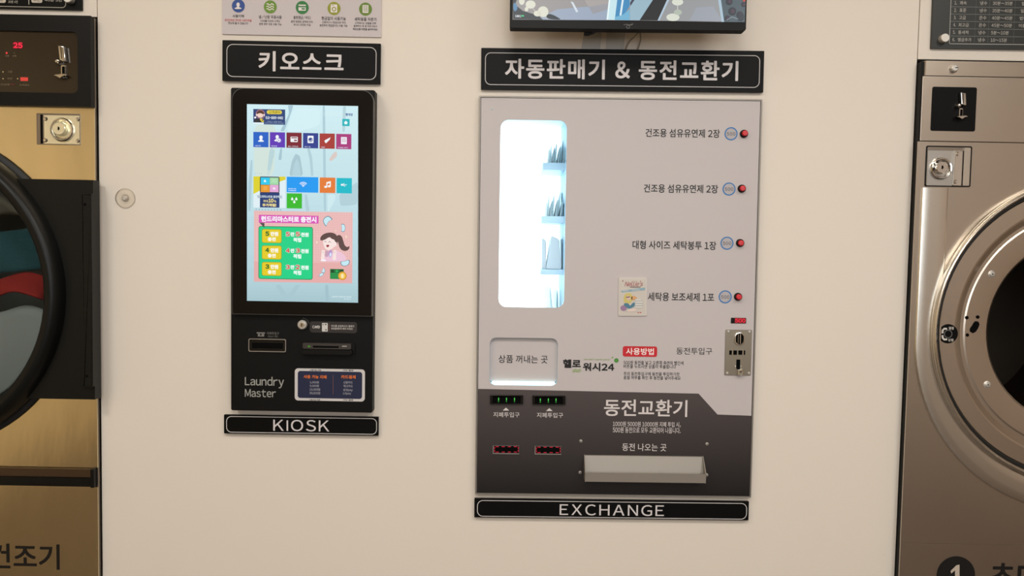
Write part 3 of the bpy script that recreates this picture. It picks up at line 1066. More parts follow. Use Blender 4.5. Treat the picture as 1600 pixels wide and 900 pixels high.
l_.parent = vend.ob
l_.location = (ix0 + .006, .040, win[1])
l_.rotation_euler = Vector((-.8, -.6, 0)).to_track_quat('Z', 'Y').to_euler()
MB().box(ix0 + .0005, ix0 + .005, .032, .046, win[1] - win[3] / 2, win[1] + win[3] / 2, .001).build('fill_strip', 'glow_white', vend)  # glowing body of the added fill lamp
wp = MB().plate(win[0], win[1], win[2] + .008, win[3] + .008, VY + .0042, VY + .0062, .02, 0, (), 8).build('window_pane', 'glass', vend)
SHF = []
for (xl, ya, yb, Ys) in ((848, 254.2, 265.5, .15), (846, 337.8, 348.5, .15), (844.6, 421.3, 429.3, .15)):
    c = vend.R(xl, ya, xl + 36, yb, Ys)
    x0 = c[0] - c[2] / 2
    sh = MB().box(x0, ix1, Ys, Ys + .19, c[1] - c[3] / 2, c[1] + c[3] / 2, .001).build('shelf', 'shelf', vend)
    SHF.append((x0, c[1] + c[3] / 2, Ys))

# lower dark film
g = [vend.L(*p, VY) for p in ((745.5, 607.5), (1091.5, 615), (1121, 647.6), (1174.5, 649.6))]
xl_, xr_ = -fw / 2, fw / 2
ztop = (g[0][1])
low = [(xl_, vend.h / 2 - fh / 2), (xr_, vend.h / 2 - fh / 2), (xr_, g[3][1]), (g[2][0], g[2][1]), (g[1][0], g[1][1]), (xl_, g[0][1])]
MB().prism(low, VY - .0006, VY).build('lower_film', ramp_mat('dark_gradient_film', .0, ztop, (22, 19, 18), (76, 68, 67), .38), vend)
# printing
K0 = (14, 13, 13)
g = G(vend, VY).view(940, 140, 3.4615)
for i, (t, b, cc) in enumerate((('건조용 섬유유연제 2장', (237, 213, 640, 259), (700, 239)), ('건조용 섬유유연제 2장', (228, 513, 630, 559), (689, 538)),
                                ('대형 사이즈 세탁봉투 1장', (167, 818, 620, 865), (678, 831)), ('세탁용 보조세제 1포', (250, 1098, 609, 1145), (668.3, 1121)))):
    g.text(t, *b, K0, 1, .018, .0)
    g.annulus(*cc, 29, 35.5, (52, 116, 178), 1)
    g.disc(*cc, 29, (178, 172, 174), 1)
    g.text('500', cc[0] - 23, cc[1] - 9, cc[0] + 23, cc[1] + 10, (92, 92, 96), 2, .02, .08)
g.view(940, 390, 4.092)
g.rect(135, 618, 355, 685, (196, 30, 40), 1, 14)
g.text('사용방법', 156, 629, 334, 673, (244, 232, 230), 2, .02)
g.text('동전투입구', 478, 627, 707, 671, K0, 1, .004)
for t, b in (('500원 동전을 넣고 오른쪽 측면의 빨간색', (140, 711, 523, 737)), ('버튼을 누르시면 상품이 투출됩니다', (140, 736, 475, 760)),
             ('주의 동전투입구에 동전을 투입하기전', (140, 783, 496, 807)), ('품절 여부를 확인 후 동전을 넣어주세요', (140, 808, 505, 832))):
    g.text(t, *b, K0, 1, .008)
g.view(740, 490, 6.667)
g.text('헬로', 930, 476, 1118, 566, (20, 18, 18), 1, .045)
g.text('워시24', 1138, 512, 1466, 600, (20, 18, 18), 1, .04)
g.text('24H Self Laundryshop', 1145, 468, 1418, 490, (136, 164, 100), 1, .02)
for dy in (586, 603):
    g.stroke([(1030 + i * 6.2, dy + 5 * math.sin(i * .9)) for i in range(15)], 8, (128, 158, 72), 1)
g.disc(1447, 457, 9, (124, 160, 76), 1)
g.disc(1487, 488, 23, (60, 132, 48), 1)
g.disc(1487, 488, 12, (84, 152, 60), 2)
g.build('front_print', 'ink', vend)
LY = VY - .0006
g = G(vend, LY).view(890, 590, 3.75)
PW = (214, 206, 204)
g.text('동전교환기', 201, 128, 690, 228, PW, 1, .02)
g.text('1000원 5000원 10000원 지폐 투입 시,', 253, 258, 650, 289, PW, 1, .008)
g.text('500원 동전으로 모두 교환되어 나옵니다.', 253, 291, 650, 325, PW, 1, .008)
g.build('exchange_title', 'ink', vend)
g = G(vend, LY).view(890, 590, 3.75)
g.text('동전 나오는 곳', 308, 386, 567, 430, PW, 1, .004)
g.build('tray_caption', 'ink', vend)
for (tx, x0, y0) in ((237, 160, 172), (502, 426, 175)):
    g = G(vend, LY).view(730, 600, 3.913)
    g.poly([(tx, y0 - 28), (tx + 20, y0 - 10), (tx - 20, y0 - 10)], PW, 1)
    g.text('지폐투입구', x0, y0, x0 + 160, y0 + 31, PW, 1, .006)
    g.build('slot_caption', 'ink', vend)
# push buttons
for (px, py) in ((1163.9, 208.8), (1160.4, 294.6), (1157.8, 379.6), (1154.6, 463.8)):
    x, z = vend.L(px - 1.0, py, VY - .004)
    b = MB().lathe([(0, VY - .006), (.0078, VY - .006), (.0092, VY - .0045), (.0095, VY)], x, z, 32).build('push_button', 'black', vend)
    MB().lathe([(0, VY - .0135), (.0052, VY - .0133), (.0064, VY - .012), (.0066, VY - .005)], x, z, 32).build('button_cap', 'red', b)
# amount display
d = vend.R(1142, 496.5, 1165.5, 505.2, VY)
dd = MB().plate(*d, VY - .0015, VY, .0008).build('amount_display', 'black_gloss', vend)
g = G(vend, VY - .0015).view(1110, 480, 7.5)
g.rect(283, 124, 412, 186, (110, 8, 22), 1)
g.text('500', 288, 132, 410, 180, (236, 30, 50), 2, .03)
g.build('red_digits', 'screen', dd)
# coin plate
c = vend.R(1132.6, 515.2, 1173.6, 586.2, VY)
cp = MB().plate(*c, VY - .0022, VY, .002, .0008).build('coin_plate', mat('coin_plate_steel', (150, 140, 124), .34, .85), vend)
Z = lambda x, y: (1110 + x / 7.5, 480 + y / 7.5)
for (x, y) in ((208, 285), (455, 287), (195, 770), (447, 772)):
    a, b = vend.L(*Z(x, y), VY)
    MB().lathe([(0, VY - .0046), (.0022, VY - .0042), (.0033, VY - .0022)], a, b, 20).build('screw', 'bolt', cp)
a, b = vend.L(*Z(336, 368), VY)
ov = rr(a, b, .0245, .0315, .0122, 10)
MB().prism(ov, VY - .006, VY - .002, [rr(a, b, .019, .026, .0094, 10)], .0008).build('slot_rim', 'chrome', cp)
MB().plate(a, b, .0195, .0265, VY - .0026, VY - .0021, .0094).build('slot_recess', 'void', cp)
for dx, wd in ((-.0035, .0012), (.0018, .0022)):
    MB().box(a + dx - wd / 2, a + dx + wd / 2, VY - .0052, VY - .0022, b - .0118, b + .0118, .0003).build('slot_bar', 'chrome', cp)
for x0, x1 in ((218, 250), (262, 308), (324, 368), (382, 404)):
    q = vend.R(*Z(x0, 505), *Z(x1, 556), VY)
    MB().plate(*q, VY - .0028, VY - .002, .0004).build('window_slot', 'void', cp)
for x in (254, 376):
    q = vend.R(*Z(x - 7, 500), *Z(x + 7, 558), VY)
    MB().plate(*q, VY - .0045, VY - .002, .0006).build('slot_bar', 'chrome', cp)
q = vend.R(*Z(300, 612), *Z(345, 722), VY)
MB().plate(*q, VY - .0028, VY - .002, .0004).build('lever_slot', 'void', cp)
q = vend.R(*Z(306, 722), *Z(368, 790), VY)
lv = MB().plate(q[0], q[1], q[2], q[3], VY - .012, VY - .002, .001, .0008, [rr(q[0] + .0004, q[1] - .0006, q[2] * .45, q[3] * .62, .0008)]).build('return_lever', 'chrome', cp)
for x in (290, 352):
    a, b = vend.L(*Z(x, 690), VY)
    MB().lathe([(0, VY - .005), (.0013, VY - .0045), (.0017, VY - .002)], a, b, 16).build('rivet', 'chrome', cp)
# product pocket
PD = 0.020
z0, z1 = poc[1] - poc[3] / 2, poc[1] + poc[3] / 2
x0, x1 = poc[0] - poc[2] / 2, poc[0] + poc[2] / 2
pk = MB().prism(rr(poc[0], poc[1], poc[2] + .003, poc[3] + .003, .0175, 8), VY + .0005, PD + .004, [rr(poc[0], poc[1], poc[2] - .0005, poc[3] - .0005, .0157, 8)]).build('pocket_rim', 'liner', vend)
pk['label'] = 'white rounded rim of the product pocket'
fl = MB().plate(poc[0], poc[1] + .003, poc[2] + .002, poc[3] - .006, VY + .011, VY + .014, .010, .001).build('pocket_flap', 'vend_white', vend)
g = G(vend, VY + .011).view(740, 490, 6.667)
g.text('상품 꺼내는 곳', 260, 433, 772, 516, K0, 1, .008)
g.build('flap_print', 'ink', fl)
MB().plate(poc[0], z0 + .0045, poc[2] - .010, .0085, VY + .004, VY + .010, .004).build('pocket_leak', 'leak_cyan', vend)  # glowing strip stands in for bay light leaking below the flap
# bill slots with green lamps, red counters
for k, (x0, y0, x1, y1, lx_) in enumerate(((140, 65, 342, 121, (192, 240, 289)), (398, 69, 600, 124, (447, 496, 543)))):
    ZZ = lambda x, y: (730 + x / 3.913, 600 + y / 3.913)
    q = vend.R(*ZZ(x0, y0), *ZZ(x1, y1), LY)
    bs = MB().plate(q[0], q[1], q[2], q[3], LY - .006, LY, .0015, .001, [rr(q[0], q[1], q[2] - .012, q[3] - .0045, .001)]).build('bill_slot', 'black_gloss', vend)
    MB().plate(q[0], q[1], q[2] - .011, q[3] - .004, LY - .001, LY, 0).build('slot_recess', 'void', bs)
    g = G(vend, LY - .0012).view(730, 600, 3.913)
    for x in lx_:
        g.rect(x - 3.5, y0 + 17, x + 3.5, y0 + 47, (24, 110, 34), 1, 3)
        g.rect(x - 2, y0 + 20, x + 2, y0 + 34, (90, 226, 90), 2, 2)
    g.build('green_lamps', 'screen', bs)
for k, (x0, y0, x1, y1) in enumerate(((157, 376, 318, 427), (413, 379, 574, 430))):
    q = vend.R(*ZZ(x0, y0), *ZZ(x1, y1), LY)
    rc = MB().plate(q[0], q[1], q[2], q[3], LY - .002, LY, .0006, 0, [rr(q[0] + .0006, q[1] + .0008, q[2] - .002, q[3] - .0025, .0003)]).build('counter_display', 'alu', vend)
    MB().plate(q[0] + .0006, q[1] + .0008, q[2] - .002, q[3] - .0025, LY - .0012, LY, 0).build('counter_face', 'void', rc)
    g = G(vend, LY - .0013).view(730, 600, 3.913)
    R_ = (176, 22, 44)
    for i in range(4):
        xa = x0 + 14 + i * 37
        for yy in (y0 + 7, y0 + 40):
            g.rect(xa + 3, yy - 2.5, xa + 22, yy + 2.5, R_, 1)
        if i in (0, 3):
            xx = xa - 4 if i == 0 else xa + 30
            g.rect(xx - 2.5, y0 + 8, xx + 2.5, y0 + 21, R_, 1)
            g.rect(xx - 2.5, y0 + 26, xx + 2.5, y0 + 39, R_, 1)
    g.build('red_digits', 'screen', rc)
# screws and coin tray
for (x, y) in ((66, 372), (805, 389), (62, 556), (803, 571)):
    a, b = vend.L(890 + x / 3.75, 590 + y / 3.75, LY)
    sc_ = MB().lathe([(0, LY - .0026), (.0026, LY - .0024), (.004, LY - .0006), (.0041, LY)], a, b, 20).build('screw', 'bolt', vend)
    MB().box(a - .0022, a + .0022, LY - .0029, LY - .0022, b - .0004, b + .0004).box(a - .0004, a + .0004, LY - .0029, LY - .0022, b - .0022, b + .0022).build('screw_cross', 'void', sc_)
TZ = lambda x, y: (895 + x / 6.957, 680 + y / 6.957)
a0, zt = vend.L(*TZ(768, 222), LY)
YP = LY - .034
xl2 = vend.L(*TZ(121, 300), LY)[0]
xr2 = vend.L(*TZ(1416, 260), LY)[0]
zl = vend.L(*TZ(780, 415), YP)[1]
zb = vend.L(*TZ(776, 513), LY - .032)[1]
th = .0016
tr = MB()
# chute surface, lip and underside as one bent sheet with thickness, then two cheeks
prof = [(LY - .001, zt), (LY - .006, zt - .004), (YP + .003, zl - .003)]
outer = [(YP, zl), (LY - .032, zb), (LY, zb - .001)]
tr.hexa([(xl2 + th, LY, zt - .003), (xr2 - th, LY, zt - .003), (xr2 - th, LY, zt), (xl2 + th, LY, zt), (xl2 + th, LY - .001, zt - .003), (xr2 - th, LY - .001, zt - .003), (xr2 - th, LY - .001, zt), (xl2 + th, LY - .001, zt)])
def slab(y0, z0_, y1, z1_, t):
    tr.hexa([(xl2 + th, y0, z0_), (xr2 - th, y0, z0_), (xr2 - th, y1, z1_), (xl2 + th, y1, z1_), (xl2 + th, y0 + t, z0_), (xr2 - th, y0 + t, z0_), (xr2 - th, y1 + t, z1_), (xl2 + th, y1 + t, z1_)])
slab(LY - .014, zl - .012, LY - .0015, zt - .0015, .0012)
slab(LY - .032, zb, YP, zl, .0016)
tr.hexa([(xl2 + th, LY - .032, zb), (xr2 - th, LY - .032, zb), (xr2 - th, LY, zb), (xl2 + th, LY, zb), (xl2 + th, LY - .032, zb + .0014), (xr2 - th, LY - .032, zb + .0014), (xr2 - th, LY, zb + .0014), (xl2 + th, LY, zb + .0014)])
slab(YP + .0018, zb + .002, LY - .014, zl - .012, .001)
ty = tr.build('coin_tray', 'tray', vend, 20)
for xa in (xl2, xr2 - th):
    pts = [(LY, zt + .001), (LY - .004, zt), (YP - .0005, zl + .001), (LY - .0325, zb - .0005), (LY, zb - .0005)]
    m = MB()
    vs0 = [m.bm.verts.new((xa, y, z)) for y, z in pts]
    vs1 = [m.bm.verts.new((xa + th, y, z)) for y, z in pts]
    m.bm.faces.new(vs0); m.bm.faces.new(list(reversed(vs1)))
    for i in range(len(pts)):
        j = (i + 1) % len(pts)
        m.bm.faces.new((vs0[i], vs0[j], vs1[j], vs1[i]))
    m.build('tray_cheek', 'tray', ty, 20)
a, b = vend.L(768.7, 170.5, VY)
MB().lathe([(0, VY - .002), (.0012, VY - .0018), (.0016, VY)], a, b, 12).build('rivet', 'liner', vend)


# ------------------------------------------------------------------ goods in the lit bay
def packet(name, px, Y, zb_, hgt, wid, dep, lean, turn, m, label, group):
    """a flat sealed pouch standing on its edge: wide foot, crimped top"""
    mb = MB()
    n = 8
    rows = []
    for k in range(n + 1):
        t = k / n
        hw = wid / 2 * (1 - t ** 2) ** .5 * .95 + .0006
        x = lean * hgt * t
        dz = hgt * t
        dd_ = dep / 2 * (1 - .06 * math.sin(PI * t))
        rows.append([mb.bm.verts.new(p) for p in ((x - hw * .5, -dd_, dz), (x + hw * .5, -dd_, dz), (x + hw, 0, dz), (x + hw * .5, dd_, dz), (x - hw * .5, dd_, dz), (x - hw, 0, dz))])
    for A, B in zip(rows, rows[1:]):
        for i in range(6):
            mb.bm.faces.new((A[i], A[(i + 1) % 6], B[(i + 1) % 6], B[i]))
    mb.bm.faces.new(rows[0]); mb.bm.faces.new(rows[-1])
    o = mb.build(name, m, None, 60)
    q = at(px, 300, Y)
    o.location = (q.x, Y, zb_)
    o.rotation_euler = (0, 0, turn)
    props(o, label, 'packet', group)
    return o


def shelf_z(k, x):
    z = SHF[k][1]
    return vend.o.z + x * math.sin(vend.a) + z * math.cos(vend.a)


for k, base in ((0, 'top'), (1, 'middle')):
    xs = (855.5, 862.5, 870.5, 878.0) if k == 0 else (853.5, 860.5, 868.5, 875.5)
    for i, px in enumerate(xs):
        zz = shelf_z(k, vend.L(px, 300, .2)[0]) + .0003
        packet('softener_packet', px, .185, zz, .036 + .004 * (i % 3), .0085, .055, .05 + .03 * i, .0, 'pouch_gray' if i > 0 else 'pouch',
               'small softener packet in the front row on the %s shelf of the lit bay' % base, 'front packets on the %s shelf' % base)
        packet('softener_packet', px + 2.5, .275, zz, .056 + .006 * i, .0085, .06, .04 + .03 * i, .0, 'pouch',
               'taller pale softener packet in the back row on the %s shelf of the lit bay' % base, 'back packets on the %s shelf' % base)


def bag(px0, px1, Y, hgt, dep, lean0, lean1, label, m='bag'):
    a, b = at(px0, 425, Y), at(px1, 425, Y)
    z = shelf_z(2, vend.L((px0 + px1) / 2, 425, Y)[0]) + .0004
    w_ = b.x - a.x
    mb = MB()
    mb.hexa([(0, 0, 0), (w_, 0, 0), (w_ * .62 + lean1, .002, hgt * .90), (lean0, .0, hgt), (0, dep, 0), (w_, dep, 0), (w_ * .62 + lean1, dep, hgt * .9), (lean0, dep, hgt)])
    bmesh.ops.bevel(mb.bm, geom=mb.bm.edges[:], offset=.002, segments=2, affect='EDGES')
    o = mb.build('laundry_bag', m, None, 40)
    o.location = (a.x, Y, z)
    props(o, label, 'bag', 'folded bags on the bottom shelf')
    return o


bag(846.5, 853.0, .20, .082, .05, -.001, .004, 'slim pale folded laundry bag at the left end of the lowest shelf')
bag(853.5, 877.0, .17, .087, .09, .012, .008, 'thick pale folded laundry bag in the middle of the lowest shelf')
bag(878.0, 884.0, .21, .080, .08, -.004, .004, 'narrow folded laundry bag at the right end of the lowest shelf', 'shelf')
# detergent sachets leaning on the floor of the bay
for i, (px, tw) in enumerate(((862, .0), (870, .0))):
    q = at(px, 478, .25)
    fz = vend.o.z + vend.L(px, 478, .25)[0] * math.sin(vend.a) + iz0 + .0002
    o = packet('detergent_sachet', px, .22 + i * .06, fz + .0006, .078 - .01 * i, .010, .07, -.10 + .08 * i, .2, 'pouch',
               ('pale detergent sachet leaning on the bay floor' if i == 0 else 'pale detergent sachet beside the right wall on the bay floor'), 'sachets on the bay floor')

# sample packet taped on the front
sp = Frame('sample_packet', [(966.6, 434.2), (1012.0, 433.4), (1009.4, 493.6), (966.2, 493.6)], VY - .003,
           'pale sample packet with a drawn woman and towels on the white vending front', 'packet', base=None)
SY = VY - .003
MB().plate(0, sp.h / 2, sp.w, sp.h, SY, VY - .0002, .002, .0012).build('pouch', mat('sample_pouch', (206, 198, 190), .35), sp)
g = G(sp, SY).view(955, 425, 11.257)
g.rect(140, 128, 600, 755, (204, 196, 186), 0)
g.text("Nellie's", 232, 150, 560, 252, (168, 96, 98), 2, .015, -.03, False, None, .35)
g.rect(330, 258, 515, 274, (120, 104, 104), 2)
g.poly([(175, 326), (596, 272), (594, 318), (180, 360)], (140, 170, 184), 2)
g.rect(200, 326, 300, 336, (206, 206, 204), 3)
g.rect(360, 310, 500, 320, (206, 206, 204), 3)
g.poly([(196, 148), (214, 150), (208, 172), (198, 168)], (130, 60, 70), 2)
g.blob([(355, 420), (430, 425), (462, 465), (420, 500), (350, 490)], (214, 160, 108), 2)
g.blob([(215, 540), (222, 420), (250, 378), (330, 368), (368, 400), (372, 470), (350, 540), (300, 560)], (206, 190, 112), 2)
g.blob([(262, 420), (335, 420), (340, 470), (310, 512), (276, 480)], (226, 200, 190), 3)
g.blob([(252, 436), (338, 428), (336, 446), (256, 456)], (116, 72, 84), 4)
g.rect(296, 472, 322, 480, (180, 80, 96), 4)
g.blob([(222, 548), (300, 545), (330, 600), (360, 560), (410, 520), (420, 600), (330, 645), (290, 640), (220, 585)], (78, 124, 146), 4)
g.disc(218, 634, 58, (156, 122, 154), 3, 50)
g.blob([(275, 668), (400, 640), (450, 650), (430, 690), (340, 704), (285, 690)], (222, 204, 196), 5)
for k in range(4):
    y = 470 + k * 42
    g.rect(416 - k * 2, y, 556 - (k == 0) * 20, y + 38, (170, 178, 176), 3, 16)
    g.rect(422 - k * 2, y + 4, 550 - (k == 0) * 20, y + 32, (216, 212, 206), 4, 14)
g.rect(460, 704, 488, 720, (184, 80, 84), 2)
g.rect(500, 704, 530, 720, (184, 80, 84), 2)
g.build('packet_print', 'ink', sp)

# ------------------------------------------------------------------ monitor above the vending machine
MY = -0.125
mon = Frame('monitor', [(797.5, -168), (1171, -163), (1165.6, 48.2), (797.6, 42.5)], MY,
            'black wall monitor showing two camera views above the 자동판매기 & 동전교환기 sign', 'monitor')
MB().plate(0, mon.h / 2, mon.w, mon.h, MY, MY + .030, .003, .002).build('housing', 'black', mon)
MB().plate(0, mon.h * .47, mon.w * .72, mon.h * .7, MY + .030, MY + .058, .01, .006).build('rear_cover', 'black', mon)
g = G(mon, MY).view(790, 0, 4.103)
dq = mon.R(801.8, -162, 1165.6, 33.4, MY)
ds = MB().plate(*dq, MY - .0004, MY + .001).build('display', 'black_gloss', mon)
CY = MY - .0006
g = G(mon, CY, .0002).view(790, 0, 4.103)
g.poly([(46, -660), (795, -650), (795, 131), (50, 126)], (150, 146, 146), 0)
g.poly([(795, -650), (1545, -640), (1532, 142), (795, 131)], (148, 150, 152), 0)
g.poly([(200, 126), (330, 60), (560, 40), (680, 20), (645, 130)], (150, 164, 184), 1)
g.poly([(480, -40), (680, -60), (660, 60), (560, 90)], (164, 158, 156), 1)
g.poly([(46, -660), (110, -300), (84, -30), (60, 30), (110, 70), (210, 100), (240, 127), (50, 124)], (32, 44, 54), 2)
g.blob([(48, 20), (66, 20), (80, 60), (52, 80)], (80, 130, 170), 3)
for x, y, rx, ry in ((104, 8, 18, 24), (160, 30, 32, 26), (134, 60, 12, 14), (240, 76, 34, 34), (204, 88, 24, 18)):
    g.disc(x, y, rx, (216, 216, 200), 4, ry)
g.stroke([(170, 48), (198, 84)], 5, (190, 188, 178), 3)
g.stroke([(250, 104), (270, 120)], 5, (190, 188, 178), 3)
g.blob([(262, 96), (290, 88), (352, 122), (350, 128), (262, 122)], (26, 40, 48), 5)
g.poly([(416, 8), (434, 16), (466, 76), (452, 80)], (206, 216, 226), 3)
g.poly([(684, -200), (740, -200), (700, 129), (646, 127)], (196, 226, 234), 3)
g.poly([(684, -200), (694, -200), (656, 128), (648, 127)], (232, 246, 248), 4)
g.poly([(740, -200), (795, -200), (795, 40), (740, 129), (698, 129)], (62, 136, 186), 3)
g.poly([(760, -100), (772, -100), (742, 100), (730, 100)], (220, 236, 240), 4)
g.poly([(700, 110), (750, 96), (795, 60), (795, 131), (700, 129)], (112, 176, 208), 4)
g.poly([(797, -200), (960, -200), (945, 0), (860, 130), (797, 130)], (150, 180, 196), 2)
g.poly([(797, 20), (810, -5), (830, -5), (800, 40)], (60, 64, 84), 3)
g.poly([(1010, -300), (1100, -300), (1036, 0), (976, 132), (858, 131), (944, 0)], (30, 32, 36), 3)
g.poly([(1100, -300), (1112, -300), (1048, 0), (986, 132), (974, 132), (1034, 0)], (176, 196, 212), 4)
g.poly([(1180, 132), (1220, 50), (1330, 40), (1390, 138)], (152, 158, 168), 2)
for x, y, rx, ry in ((1102, 14, 36, 22), (1104, 80, 26, 18), (1072, 112, 42, 24)):
    g.disc(x, y, rx, (214, 218, 204) if y != 80 else (176, 184, 172), 5, ry)
g.stroke([(1102, 34), (1102, 70)], 5, (206, 206, 196), 4)
g.poly([(1330, -200), (1352, -200), (1400, 142), (1384, 141)], (166, 190, 206), 3)
g.poly([(1352, -200), (1545, -200), (1532, 143), (1400, 142)], (72, 88, 96), 3)
for x, y, r in ((1432, 12, 22), (1452, 74, 26), (1420, 118, 18), (1500, 96, 22), (1524, 30, 16)):
    g.disc(x, y, r, (38, 46, 56), 4)
    g.disc(x + 4, y - 2, r * .55, (70, 54, 74), 5)
g.blob([(1470, 130), (1500, 80), (1530, 90), (1524, 142)], (40, 50, 62), 6)
g.disc(1528, 4, 8, (190, 70, 60), 6)
g.stroke([(1415, 132), (1450, 110), (1490, 124)], 5, (130, 146, 160), 7)
g.text('CAM 1', 62, 97, 98, 112, (236, 240, 244), 6, .03)
g.rect(100, 98, 118, 108, (60, 190, 120), 6)
g.build('screen_content', 'screen', ds)
g = G(mon, MY).view(790, 0, 4.103)
GM = (96, 94, 92)
g.annulus(785, 172, 8, 12, GM, 1)
g.stroke([(756, 160), (778, 156), (800, 162)], 4, GM, 1)
g.poly([(796, 158), (818, 150), (814, 160), (800, 164)], GM, 1)
g.build('emblem', 'ink', mon)
# bracket: arm, wall plate and lock tab
ax0, ax1 = mon.L(914, 20, -.06)[0], mon.L(978, 20, -.06)[0]
MB().box(ax0 - .05, ax1 + .05, -.006, 0, mon.h * .25, mon.h * .8, .002).build('wall_plate', 'gray_metal', mon)
for xa, xb in ((ax0, ax0 + .038), (ax1 - .046, ax1)):
    MB().box(xa, xb, MY + .058, -.006, .035, mon.h * .7, .002).build('bracket_arm', 'gray_metal', mon)
for quad in ([(916, 30), (943.5, 30), (937.5, 77), (908, 77)], [(949.5, 30), (979, 30), (974.5, 77), (947, 77)]):  # flat grey strips stand in for the mount's shadow on the wall
    MB().prism([mon.L(*p, -.003) for p in quad], -.003, 0).build('shadow_strip', mat('shadow_gray', (186, 184, 178), .5), mon)
t0 = [mon.L(*p, -.085) for p in ((912.5, 54), (919, 54.6), (929, 51.5), (939, 44), (914, 43))]
MB().prism([(x, z) for x, z in t0], -.094, -.076, (), .001).build('lock_tab', 'black', mon)
# cables hanging behind the monitor, with the grey of their shadows as colour
for i, (pts, lab) in enumerate((([(1012, 38), (996, 52), (982, 66), (975, 84)], 'thin grey cable running down left behind the monitor'), ([(1004, 38), (1000, 50), (1002, 62), (994, 84)], 'thin grey cable hanging straighter behind the monitor'))):
    pp = [at(x, y, -.012 + .004 * (k > 2)) for k, (x, y) in enumerate(pts)]
    pp = [Vector((pp[0].x, -.02, pp[0].z + .10))] + pp
    pp[-1].y = -.0045
    sm = []
    for k in range(len(pp) - 1):
        for t in range(6):
            sm.append(pp[k].lerp(pp[k + 1], t / 6))
    sm.append(pp[-1])
    for _ in range(3):
        sm = [sm[0]] + [(sm[j - 1] + sm[j] * 2 + sm[j + 1]) / 4 for j in range(1, len(sm) - 1)] + [sm[-1]]
    o = MB().tube(sm, .0018, 8).build('cable', mat('shadow_gray_cable', (150, 142, 130), .5), None)
    props(o, lab, 'cable', 'cables behind the monitor')

# ------------------------------------------------------------------ clear bumper on the wall
q = at(196, 310, 0)
e = bpy.data.objects.new('door_bumper', None)
e.location = q
COL.objects.link(e)
props(e, 'round clear plastic door bumper on the cream wall beside the dryer', 'bumper')
MB().lathe([(0, -.004), (.010, -.004), (.012, -.006), (.016, -.0075), (.020, -.007), (.0225, -.004), (.0235, 0)], 0, 0, 48).build('dome', 'clear_plastic', e)
MB().lathe([(0, -.0065), (.004, -.0065), (.006, -.0045), (.0075, -.0012), (.0075, 0)], 0, 0, 32).build('screw', 'bolt', e)


# ------------------------------------------------------------------ coin mechanism shared by both machines
def coin_mech(fr, Y, P, parent, scale=1.0):
    """P maps zoom coordinates (lever, ball, slot, foot given in local metres around the ball)"""
    x, z = P
    s = scale
    r = MB()
    pts = [(.0, .004), (.008, .0), (.0135, .001), (.0105, .034), (-.0035, .036)]
    lev = MB().prism([(x + a * s + .004 * s, z + b * s) for a, b in pts], Y - .011, Y - .002, (), .0015).build('coin_chute', 'chrome', parent)
    MB().prism([(x + a * s, z + b * s) for a, b in ((.0085, .006), (.0098, .006), (.0076, .033), (.0063, .033))], Y - .0114, Y - .0105).build('coin_groove', 'void', lev)
    MB().lathe([(0, Y - .014), (.003 * s, Y - .0135), (.0058 * s, Y - .010), (.0068 * s, Y - .005), (.0078 * s, Y - .003), (.008 * s, Y)], x - .002 * s, z, 28).build('pivot', 'chrome', parent)
    fr_ = MB().prism(rr(x + .008 * s, z - .022 * s, .0098 * s, .030 * s, .003 * s), Y - .004, Y, [rr(x + .0088 * s, z - .023 * s, .0070 * s, .026 * s, .002 * s)]).build('slot_rim', 'chrome', parent)
    MB().plate(x + .0088 * s, z - .023 * s, .0071 * s, .0262 * s, Y - .0012, Y, .001).build('slot_recess', 'void', fr_)
    foot = [(-.010, -.033), (-.004, -.0305), (.006, -.030), (.016, -.029), (.024, -.033), (.016, -.0315), (.010, -.034), (.006, -.040), (.001, -.035)]
    MB().prism([(x + a * s, z + b * s) for a, b in foot], Y - .014, Y - .002, (), .0008).build('coin_cup', 'chrome', parent)


def barrel_lock(x, z, Y, parent, r, m='chrome', depth=.012):
    rg = MB().lathe([(r, Y), (r, Y - .004), (r * .93, Y - .0065), (r * .82, Y - .006), (r * .72, Y - .001), (r * .70, Y)], x, z, 40).build('lock_ring', m, parent)
    b = MB().lathe([(0, Y - depth), (r * .50, Y - depth), (r * .56, Y - depth + .0015), (r * .60, Y)], x - r * .12, z + r * .06, 36).build('lock_barrel', 'brass' if m == 'chrome' and r > .027 else m, parent)
    kx, kz = x - r * .12, z + r * .06
    MB().prism([(kx - .0016, kz - .004), (kx + .0012, kz - .004), (kx + .0026, kz), (kx + .0012, kz + .004), (kx - .0016, kz + .004)], Y - depth - .0006, Y - depth).build('keyhole', 'void', b)


# ------------------------------------------------------------------ dryer on the left
DY = -0.015
dry = Frame('clothes_dryer', [(-450, 25.5), (150, 25.5), (150, 1300), (-450, 1300)], DY,
            'champagne steel clothes dryer with black round door and black control panel at the left', 'dryer', tilt=False, base=0.0)
dl = lambda x, y, Y=DY: dry.L(x, y, Y)
xr = dl(149.8, 450)[0]
xl = xr - .905
zt = dl(75, 26)[1]
zp = dl(75, 167.2)[1]
zh = dl(75, 729.5)[1]
zk = dl(75, 758.5)[1]
MB().box(xl, xl + .003, DY + .0032, .70, .04, zt).box(xr - .0035, xr - .0005, DY + .0032, .70, .04, zt).box(xl + .003, xr - .0035, DY + .0032, .70, zt - .003, zt).box(xl + .003, xr - .0035, .697, .70, .04, zt - .003).box(xl + .003, xr - .0035, DY + .0032, .70, .04, .044).build('body', 'steel_side', dry)
MB().box(xl + .03, xr - .03, DY + .03, .66, 0.0, .04).build('plinth', 'black', dry)
lt = MB().box(xl, xr, DY, DY + .003, .045, zk - .002, .0008).build('lower_panel', 'gold_steel', dry)
cxd, czd = dl(-150, 455, -.055)
ud = (DIST - .055 + .0) / F_PX
RO = 247 * ud
